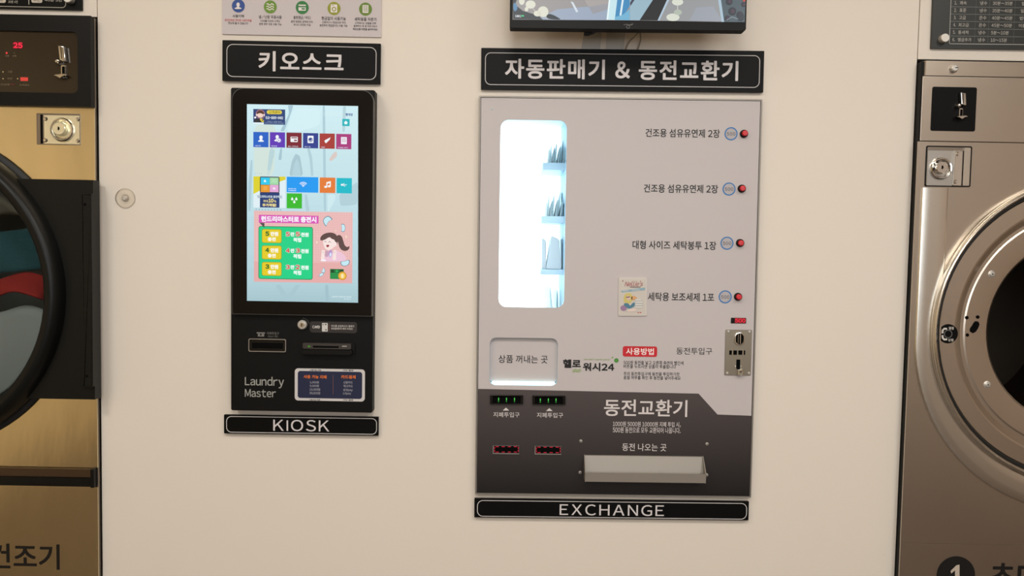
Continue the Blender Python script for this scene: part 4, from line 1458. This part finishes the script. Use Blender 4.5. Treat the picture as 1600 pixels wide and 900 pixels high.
up = MB().prism([(xl, zh), (xr, zh), (xr, zp), (xl, zp)], DY, DY + .003, [circ(cxd, czd, RO * .955, 72)]).build('upper_panel', 'gold_steel', dry, 20)
# control panel with recessed face
ix1_, izt, izb = dl(126.5, 100)[0], dl(75, 51.2)[1], dl(75, 146.6)[1]
CYF = DY - .014
ctl = MB().prism([(xl, zp), (xr + .0005, zp), (xr + .0005, zt), (xl, zt)], CYF, DY + .003, [rr((xl + .05 + ix1_) / 2, (izt + izb) / 2, ix1_ - xl - .05, izt - izb, .013)], 0.0).build('control_panel', 'black', dry)
FY = CYF + .006
fc = MB().box(xl + .04, ix1_ + .006, FY, FY + .003, izb - .006, izt + .006).build('control_face', mat('smoked_face', (44, 34, 22), .16, spec=.6), ctl)
g = G(dry, FY).view(0, 0, 5.625)
RL = (255, 40, 70)
g.rect(112, 366, 202, 430, (84, 6, 16), 1, 16)
g.text('25', 118, 374, 200, 424, RL, 2, .05, .02)
g.build('display_digits', 'screen', fc)
g = G(dry, FY).view(0, 0, 5.625)
g.disc(60, 466, 9, (232, 60, 56), 1)
g.build('indicator_lamp', 'screen', fc)
g = G(dry, FY).view(0, 0, 5.625)
g.rect(180, 680, 248, 712, (214, 66, 54), 1, 5)
g.build('stop_button', 'screen', fc)
g = G(dry, FY).view(0, 0, 5.625)
TN = (120, 104, 78)
g.disc(127, 466, 5, (110, 96, 60), 1)
for (t, b) in (('냉풍', (48, 484, 82, 500)), ('온풍', (112, 484, 146, 500)), ('고온', (66, 622, 110, 640)), ('저온', (66, 682, 110, 700)), ('시간선택', (-20, 734, 84, 752)), ('동작정지', (172, 740, 258, 756))):
    g.text(t, *b, TN, 1, .02)
for (x, y) in ((28, 632), (28, 692), (156, 692)):
    g.disc(x, y, 6, (190, 170, 120), 1)
g.rect(92, 736, 132, 748, (90, 30, 26), 1)
g.ring(172, 672, 262, 720, 2, (74, 66, 52), 1, 8)
g.ring(-40, 608, 140, 716, 1.5, (66, 54, 36), 1, 6)
g.stroke([(-40, 662), (140, 662)], 1.5, (66, 54, 36), 1)
g.build('face_print', 'ink', fc)
coin_mech(dry, FY, dl(532 / 5.625, 548 / 5.625, FY), fc)
# lock recess on the champagne panel
q = dry.R(57.6, 177.5, 126, 226.5, DY)
lr = MB().plate(*q, DY - .0015, DY + .001, .001, .0004, [rr(q[0], q[1], q[2] - .004, q[3] - .004, .0005)]).build('lock_recess', 'steel_side', dry)
MB().plate(q[0], q[1], q[2] - .003, q[3] - .003, DY - .0004, DY + .001, 0).build('recess_floor', 'steel_side', lr)
q2 = dry.R(69.5, 180.5, 124.5, 225, DY)
lp = MB().plate(*q2, DY - .0012, DY - .0003, .0005).build('lock_plate', 'brass', lr)
q3 = dry.R(63.5, 179, 67, 225.5, DY)
MB().plate(*q3, DY - .0010, DY - .0003, 0).build('lock_slot', 'void', lr)
for (x, y) in ((71.6, 186), (71.6, 219.2), (122, 186.6), (122, 220)):
    a, b = dl(x, y)
    MB().lathe([(0, DY - .0046), (.0035, DY - .004), (.0052, DY - .0011)], a, b, 24).build('rivet', 'chrome', lr)
a, b = dl(98.2, 203)
barrel_lock(a, b, DY - .0011, lr, .0275, 'chrome', .011)
# hinge block and hinge bar
hz1, hz0 = dl(100, 280.5, DY - .03)[1], dl(100, 623.5, DY - .03)[1]
hx1 = dl(146.8, 450, DY - .03)[0]
RB = RO * .975
a_t, a_b = math.degrees(math.asin(min(.999, (hz1 - czd) / RB))), math.degrees(math.asin(max(-.999, (hz0 - czd) / RB)))
hb = MB().prism([(hx1, hz0), (hx1, hz1)] + arc(cxd, czd, RB, a_t, a_b, 40), DY - .030, DY - .001, [], 0).build('hinge_block', 'door_black', dry, 20)
bx0, bx1 = dl(129.5, 450, DY - .036)[0], dl(145.5, 450, DY - .036)[0]
bz1, bz0 = dl(137, 302.5, DY - .036)[1], dl(137, 604, DY - .036)[1]
hbar = MB().plate((bx0 + bx1) / 2, (bz0 + bz1) / 2, bx1 - bx0, bz1 - bz0, DY - .040, DY - .029, .002, .004).build('hinge_bar', 'door_black', hb)
MB().box(bx0 - .003, bx0 - .0005, DY - .0308, DY - .029, bz0, bz1).build('hinge_gap', 'void', hb)
for y in (319.5, 587.5):
    a, b = dl(132.5 + (y > 400) * 3, y, DY - .04)
    MB().lathe([(0, DY - .0408), (.0026, DY - .0408), (.0034, DY - .0400)], a, b, 16).build('hinge_screw', 'void', hbar)
# round door
D1 = -0.078
door = MB().lathe([(RO * 1.01, DY - .002), (RO * 1.02, DY - .022), (RO * 1.0, D1 + .020), (RO * .985, D1 + .006), (RO * .96, D1), (RO * .925, D1 + .002), (RO * .905, D1 + .010), (RO * .90, D1 + .022), (RO * .895, DY - .002)], cxd, czd, 96).build('door_ring', 'door_black', dry, 50)
MB().lathe([(RO * 1.035, DY - .001), (RO * 1.045, DY - .006), (RO * 1.03, DY - .010), (RO * 1.0, DY - .010)], cxd, czd, 96).build('door_gasket', 'gasket', door, 50)
MB().lathe([(0, D1 + .014), (RO * .5, D1 + .014), (RO * .905, D1 + .016), (RO * .905, D1 + .021), (RO * .5, D1 + .019), (0, D1 + .019)], cxd, czd, 72).build('door_glass', 'door_glass', door, 50)
dm = MB().lathe([(RO * .895, DY - .002), (RO * .90, .06), (RO * 1.12, .065), (RO * 1.13, .54), (RO * .6, .56), (0, .57)], cxd, czd, 72).build('drum', 'drum', dry, 40)
# strip handle between the panels
xs_ = dl(150.2, 743)[0]
st_ = MB().box(xl, xs_, DY - .010, DY + .002, (zh + zk) / 2 + .001, zh - .001, .002).build('strip_bar', mat('brown_anodised_bar', (86, 68, 50), .28, .6), dry)
MB().box(xl, xs_, DY - .006, DY + .002, zk, (zh + zk) / 2 + .001, .001).build('strip_recess', 'black_gloss', st_)
MB().box(xs_ - .008, xs_ + .0004, DY - .012, DY + .002, zk - .0005, zh - .0005, .001).build('strip_end', 'black', st_)
g = G(dry, DY)
g.text('건조기', -17.5, 849.5, 93.3, 889.5, (14, 12, 10), 1, .02)
g.build('lettering', 'ink', dry)


# laundry behind the door glass
def cloth(name, pts_fn, m, label):
    mb = MB()
    nu, nv = 36, 10
    vv = [[mb.bm.verts.new(pts_fn(i / nu, j / nv)) for j in range(nv + 1)] for i in range(nu + 1)]
    for i in range(nu):
        for j in range(nv):
            mb.bm.faces.new((vv[i][j], vv[i + 1][j], vv[i + 1][j + 1], vv[i][j + 1]))
    o = mb.build(name, m, None, 180)
    md = o.modifiers.new('thickness', 'SOLIDIFY')
    md.thickness = .006
    props(o, label, 'clothes')
    return o


ox, oz = dry.o.x + cxd, dry.o.z + czd
zr = at(40, 446, .0).z - oz
RD = .30


def half(z):
    return math.sqrt(max(RD * RD - z * z, 1e-4))


def red_pt(u, v):
    z = zr - .024 + .044 * v + .011 * math.sin(u * 22 + .6)
    return (ox + (2 * u - 1) * half(z) * .98, -.006 + .012 * math.sin(u * 19 + v * 3) + .030 * v, oz + z)


def gray_pt(u, v):
    z = -.285 + (zr + .225) * v + .010 * math.sin(u * 22 + .6) * v
    return (ox + (2 * u - 1) * half(z) * .98, .055 - .030 * math.sin(PI * v * .8) + .010 * math.sin(u * 8 + v * 3), oz + z)


def pale_pt(u, v):
    z = zr + .160 + .10 * v + .01 * math.sin(u * 9)
    return (ox + (2 * u - 1) * half(z) * .97, .045 + .014 * math.sin(u * 17 + v * 4), oz + z)


def teal_pt(u, v):
    z = zr + .035 + .100 * v + .012 * math.sin(u * 7)
    return (ox + (2 * u - 1) * half(z) * .96, .060 + .014 * math.sin(u * 13 + v * 2), oz + z)


cloth('red_garment', red_pt, 'red_cloth', 'red wavy garment behind the glass of the dryer door')
cloth('gray_towel', gray_pt, 'gray_cloth', 'pale grey towel filling the lower half of the dryer drum')
cloth('taupe_garment', pale_pt, 'taupe_cloth', 'taupe garment at the top of the laundry in the dryer drum')
cloth('teal_garment', teal_pt, 'teal_cloth', 'dark teal garment just above the red one in the dryer drum')

# ------------------------------------------------------------------ washing machine on the right
WY = -0.025
wsh = Frame('washing_machine', [(1428, 95.5), (1990, 95.5), (1990, 1300), (1428, 1300)], WY,
            'brushed steel washing machine with a wide round opening at the right', 'washing machine', tilt=False, base=0.0)
wl_ = lambda x, y, Y=WY: wsh.L(x, y, Y)
wx0 = wl_(1427.0, 400)[0]
cxw, czw = wl_(1702, 520, -.045)
wx1 = 2 * cxw - wx0
uw = (DIST - .045) / F_PX
z0_, z1_, z2_, z3_ = wl_(1510, 95.8)[1], wl_(1510, 119.8)[1], wl_(1510, 222)[1], wl_(1510, 850.5)[1]
RW = 244 * uw
bodyh = circ(cxw, czw, RW * .99, 72)
bb = MB().prism([(wx0 + .002, .04), (wx1 - .002, .04), (wx1 - .002, z0_ - .001), (wx0 + .002, z0_ - .001)], WY + .004, .03, [bodyh]).build('front_frame', 'black_metal', wsh, 20)
MB().box(wx0 + .001, wx0 + .004, .0305, .72, .04, z0_ - .001).box(wx1 - .004, wx1 - .001, .0305, .72, .04, z0_ - .001).box(wx0 + .004, wx1 - .004, .0305, .72, z0_ - .004, z0_ - .001).box(wx0 + .004, wx1 - .004, .716, .72, .04, z0_ - .004).build('body', 'black_metal', wsh)
MB().box(wx0 + .03, wx1 - .03, .0, .68, 0, .04).build('plinth', 'black', wsh)
gp = .0013
ch = .010
m = MB()
m.hexa([(wx0 + ch, WY, z1_ + gp), (wx1, WY, z1_ + gp), (wx1, WY, z0_), (wx0 + ch, WY, z0_), (wx0 + .003, WY + .014, z1_ + gp), (wx1, WY + .022, z1_ + gp), (wx1, WY + .022, z0_), (wx0 + .003, WY + .014, z0_)])
m.build('top_cap', 'steel', wsh, 20)
MB().box(wx0 + .004, wx1, WY, WY + .004, z2_ + gp, z1_ - gp * .3, .0008).build('control_panel', 'steel', wsh)
mp = MB().prism([(wx0, z3_ + .0004), (wx1, z3_ + .0004), (wx1, z2_ - gp * .3), (wx0, z2_ - gp * .3)], WY, WY + .004, [circ(cxw, czw, RW * .985, 72)]).build('main_panel', 'steel', wsh, 20)
lpn = MB().box(wx0, wx1, WY, WY + .004, .045, z3_ - .0002, .0006).build('lower_panel', 'steel', wsh)
# cam lock on the cap
a, b = wl_(1489.3, 107.6)
ck = MB().lathe([(0, WY - .010), (.006, WY - .010), (.0085, WY - .008), (.010, WY - .002), (.0105, WY)], a, b, 8).build('cam_lock', 'bolt', wsh)
MB().box(a - .0005, a + .0055, WY - .0106, WY - .0098, b - .0002, b + .0016).build('keyhole', 'void', ck)
# coin panel
q = wsh.R(1455.2, 136.2, 1524.6, 205.0, WY)
cpn = MB().plate(*q, WY - .0012, WY + .001, .004, .0004).build('coin_panel', 'sign', wsh)
coin_mech(wsh, WY - .0012, wl_(1420 + 310 / 4.091, 90 + 310 / 4.091), cpn, .82)
# lock recess
q = wsh.R(1445.6, 228.2, 1517.2, 292.0, WY)
rim_ = MB().plate(*q, WY - .0022, WY + .001, .004, .0008, [rr(q[0], q[1], q[2] - .005, q[3] - .005, .003)]).build('lock_recess', 'black_metal', wsh)
MB().plate(q[0], q[1], q[2] - .004, q[3] - .004, WY - .0005, WY + .001, .003).build('recess_floor', 'steel_side', rim_)
q2 = wsh.R(1448.5, 235.5, 1488, 290, WY)
MB().plate(*q2, WY - .0014, WY - .0004, .001).build('lock_plate', 'alu', rim_)
q2 = wsh.R(1488.3, 236, 1501, 290, WY)
MB().plate(*q2, WY - .006, WY - .0004, .001, .0015).build('latch_bar', 'chrome', rim_)
q2 = wsh.R(1501.6, 236, 1504, 290, WY)
MB().plate(*q2, WY - .0012, WY - .0004).build('latch_gap', 'void', rim_)
q2 = wsh.R(1504.4, 231, 1514.5, 290, WY)
MB().plate(*q2, WY - .003, WY - .0004, .001, .0008).build('latch_plate', 'polish', rim_)
for (x, y) in ((1494, 240.8), (1490.8, 284.3)):
    a, b = wl_(x, y)
    MB().lathe([(0, WY - .0085), (.0036, WY - .008), (.0052, WY - .0055)], a, b, 20).build('rivet', 'chrome', rim_)
a, b = wl_(1469.0, 263.5)
barrel_lock(a, b, WY - .0013, rim_, .0255, 'chrome', .014)
# polished U-shaped guard around the opening
cu_, cz_ = wl_(1702, 533, WY)
uu = (DIST + WY) / F_PX
RU = 253.5 * uu
ztop_ = wl_(1450, 293.5)[1]
path = [(cu_ - RU, ztop_)] + [(cu_ - RU, ztop_ + (cz_ - ztop_) * t / 10) for t in range(1, 10)] + [(cu_ + RU * math.cos(PI + PI * i / 60), cz_ + RU * math.sin(PI + PI * i / 60)) for i in range(61)] + [(cu_ + RU, cz_ + (ztop_ - cz_) * t / 10) for t in range(1, 11)]
hw = 20.5 * uu
prof_ = [(-hw, WY + .0005), (-hw, WY - .003), (-hw * .93, WY - .0048), (-hw * .84, WY - .0055), (-hw * .3, WY - .0058), (hw * .3, WY - .0058), (hw * .84, WY - .0055), (hw * .93, WY - .0048), (hw, WY - .003), (hw, WY + .0005)]
gd = MB().sweep(path, prof_)
gd.build('door_guard', 'polish', wsh, 14)
# opening: rolled rim, face, groove, throat
rim2 = MB().lathe([(RW * .992, WY - .001), (RW * 1.0, WY - .010), (RW * .996, WY - .020), (RW * .985, WY - .022), (RW * .972, WY - .018), (RW * .966, WY - .008)], cxw, czw, 96).build('opening_rim', 'polish', wsh, 60)
MB().lathe([(RW * .968, WY - .009), (RW * .955, WY - .013), (RW * .945, WY - .009), (RW * .942, WY - .002)], cxw, czw, 96).build('rim_seal', 'gasket', rim2, 60)
rp = lambda px, Y: px * (DIST + Y) / F_PX
FYW = WY - .004
r1, r2 = rp(197, FYW), rp(187, FYW)
rin = rp(141.5, .015)
fp = [(RW * .945, WY - .001), (RW * .938, FYW), (r1 + .010, FYW), (r1 + .006, FYW + .001), (r1, FYW + .0045), ((r1 + r2) / 2, FYW + .0085), (r2, FYW + .0085), (r2 - .004, FYW + .0072), (rin + .020, FYW + .0085), (rin + .008, FYW + .010), (rin + .003, FYW + .014), (rin, .002), (rin - .002, .010), (rin - .003, .020), (rin, .034), (rin + .004, .06)]
face = MB().lathe(fp, cxw, czw, 128).build('opening_face', 'steel', wsh, 12)
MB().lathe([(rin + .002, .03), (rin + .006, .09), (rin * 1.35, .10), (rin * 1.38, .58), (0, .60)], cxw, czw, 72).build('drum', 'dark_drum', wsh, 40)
YS = FYW + .008
for (x, y) in ((1549.3, 428.2), (1542.3, 600.8)):
    a, b = wl_(x, y, YS)
    s_ = MB().lathe([(0, YS - .005), (.0045, YS - .0045), (.0066, YS - .002), (.0086, YS - .001), (.009, YS + .001)], a, b, 24).build('screw', 'bolt', face)
    MB().lathe([(0, YS - .0056), (.0018, YS - .0054), (.002, YS - .0045)], a, b, 6).build('screw_socket', 'gasket', s_)
for (x, y, r) in ((1510.4, 496.3, .0046), (1527.6, 495.4, .0044), (1511.2, 523.4, .0044)):
    a, b = wl_(x, y, YS)
    MB().lathe([(0, YS - .0016), (r * .9, YS - .0014), (r, YS + .002)], a, b, 20).build('mounting_hole', 'void', face)
bl = [wl_(1400 + x / 4.09, 400 + y / 4.09, YS) for x, y in ((496, 428), (505, 418), (516, 417), (525, 420), (532, 436), (522, 462), (508, 484), (490, 493), (472, 482), (472, 464), (486, 446))]
MB().prism(bl, YS - .0016, YS + .002).build('latch_hole', 'void', face)
# round arrow sticker
sa, sb = wl_(1481.3, 521.5, FYW)
stk = MB().cyl(sa, sb, rp(15.2, FYW), FYW - .0008, FYW + .0005, 40).build('round_sticker', 'sign', face)
g = G(wsh, FYW - .0008).view(1400, 400, 4.09)
SW_ = (206, 200, 192)
g.annulus(333, 498, 22, 26, (110, 108, 104), 1)
g.annulus(322, 496, 30, 38, (0, 0, 0), 0, 0, 1)
g.stroke([(326, 466), (308, 464), (298, 474), (296, 494)], 12, SW_, 1)
g.stroke([(296, 506), (298, 524), (308, 534), (326, 532)], 12, SW_, 1)
g.text('열림', 336, 452, 368, 470, SW_, 1, .02)
g.text('닫힘', 334, 528, 366, 546, SW_, 1, .02)
g.build('sticker_print', 'ink', stk)
# number and lettering near the bottom of the frame
g = G(wsh, WY)
g.disc(1493.4, 898.5, 30, (14, 12, 10), 1, None, 48)
g.poly([(1485, 892), (1494, 883), (1499, 882), (1499, 914), (1506, 914), (1506, 919), (1485, 919), (1485, 914), (1492, 914), (1492, 891), (1486, 896)], (190, 176, 160), 2)
g.build('number_badge', 'ink', lpn)
g = G(wsh, WY)
g.text('초대형', 1547, 879, 1665, 922, (14, 12, 10), 1, .022)
g.build('lettering', 'ink', lpn)


# ------------------------------------------------------------------ price boards on the filler panels
f = Frame('price_board', [(-330, -190), (127.5, -186), (126.5, 14.6), (-330, 8)], -.006,
          'black price board with pale pills of text above the champagne dryer', 'sign')
PY = -.008
MB().plate(0, f.h / 2, f.w, f.h, PY, 0, .001, .0008).build('board', 'sign', f)
g = G(f, PY).view(0, 0, 10)
LC = (176, 170, 158)
g.ring(-3000, -1700, 1025, 88, 10, LC, 1, 60)
g.rect(440, -1200, 452, 74, LC, 1)
for x0, x1 in ((-90, 92), (492, 662)):
    g.rect(x0, -60, x1, 44, (200, 190, 176), 1, 26)
g.text('고온', 520, -40, 640, 24, (70, 64, 56), 2, .02)
g.text('저온', -60, -46, 60, 18, (70, 64, 56), 2, .02)
g.text('30분 4천', 130, 8, 280, 52, LC, 2, .01)
g.text('40분 5천', 700, -20, 970, 26, LC, 2, .01)
g.build('board_print', 'ink', f)
a, b = f.L(110.3, -.5, PY)
MB().lathe([(0, PY - .014), (.0095, PY - .014), (.0106, PY - .0128), (.0106, PY)], a, b, 36).build('standoff_bolt', 'bolt', f)

f = Frame('price_board', [(1463.5, -170), (1960, -163), (1945, 82), (1456, 75.4)], -.006,
          'black wash course table with rows of minutes above the steel washing machine', 'sign')
MB().plate(0, f.h / 2, f.w, f.h, PY, 0, .001, .0008).build('board', mat('board_dark_green_black', (44, 46, 44), .4, spec=.4), f)
g = G(f, PY).view(1440, 0, 9.0)
GC = (140, 142, 138)
TC = (176, 172, 164)
g.stroke([(420, -600), (412, 0), (400, 300), (388, 596), (392, 610), (404, 616), (1300, 626), (4000, 660)], 8, (176, 176, 170), 1)
for y, dx in ((-8, 0), (96, 0), (198, 0), (300, 0), (402, 0), (506, 0)):
    g.stroke([(404, y), (1300, y + 12), (4000, y + 50)], 4, GC, 1)
for x in (768, 958, 1318):
    g.stroke([(x + 8, -400), (x, 0), (x - 30, 610)], 3, (104, 108, 104), 1)
rows = [('1.', '쾌속', '냉수', '30분~35분', '일반'), ('2.', '표준', '냉수', '35분~40분', '일반'), ('3.', '고급', '온수', '40분~45분', '법랑'), ('4.', '최고급', '온수', '45분~50분', '이불'), ('5.', '통세척', '냉수', '5분~10분', ''), ('6.', '헹굼추가', '냉수', '10~15분', '')]
for i, (n_, a_, b_, c_, d_) in enumerate(rows):
    y = 16 + i * 103.5
    s_ = -6 * i
    g.text(n_, 462 + s_, y, 496 + s_, y + 48, TC, 1, .01)
    g.text(a_, 536 + s_, y, 536 + s_ + 48 * len(a_), y + 52, TC, 1, .01)
    g.text(b_, 820 + s_, y + 2, 922 + s_, y + 56, TC, 1, .01)
    wd = {0: 280, 1: 285, 2: 290, 3: 290, 4: 250, 5: 230}[i]
    g.text(c_, 998 + s_, y + 6, 998 + s_ + wd, y + 58, TC, 1, .01)
    if d_: g.text(d_, 1406 - 14 * i, y + 10, 1406 - 14 * i + 100, y + 62, TC, 1, .01)
g.build('board_print', 'ink', f)
a, b = f.L(1472.4, 61.3, PY)
MB().lathe([(0, PY - .014), (.0088, PY - .014), (.0098, PY - .0128), (.0098, PY)], a, b, 36).build('standoff_bolt', 'bolt', f)
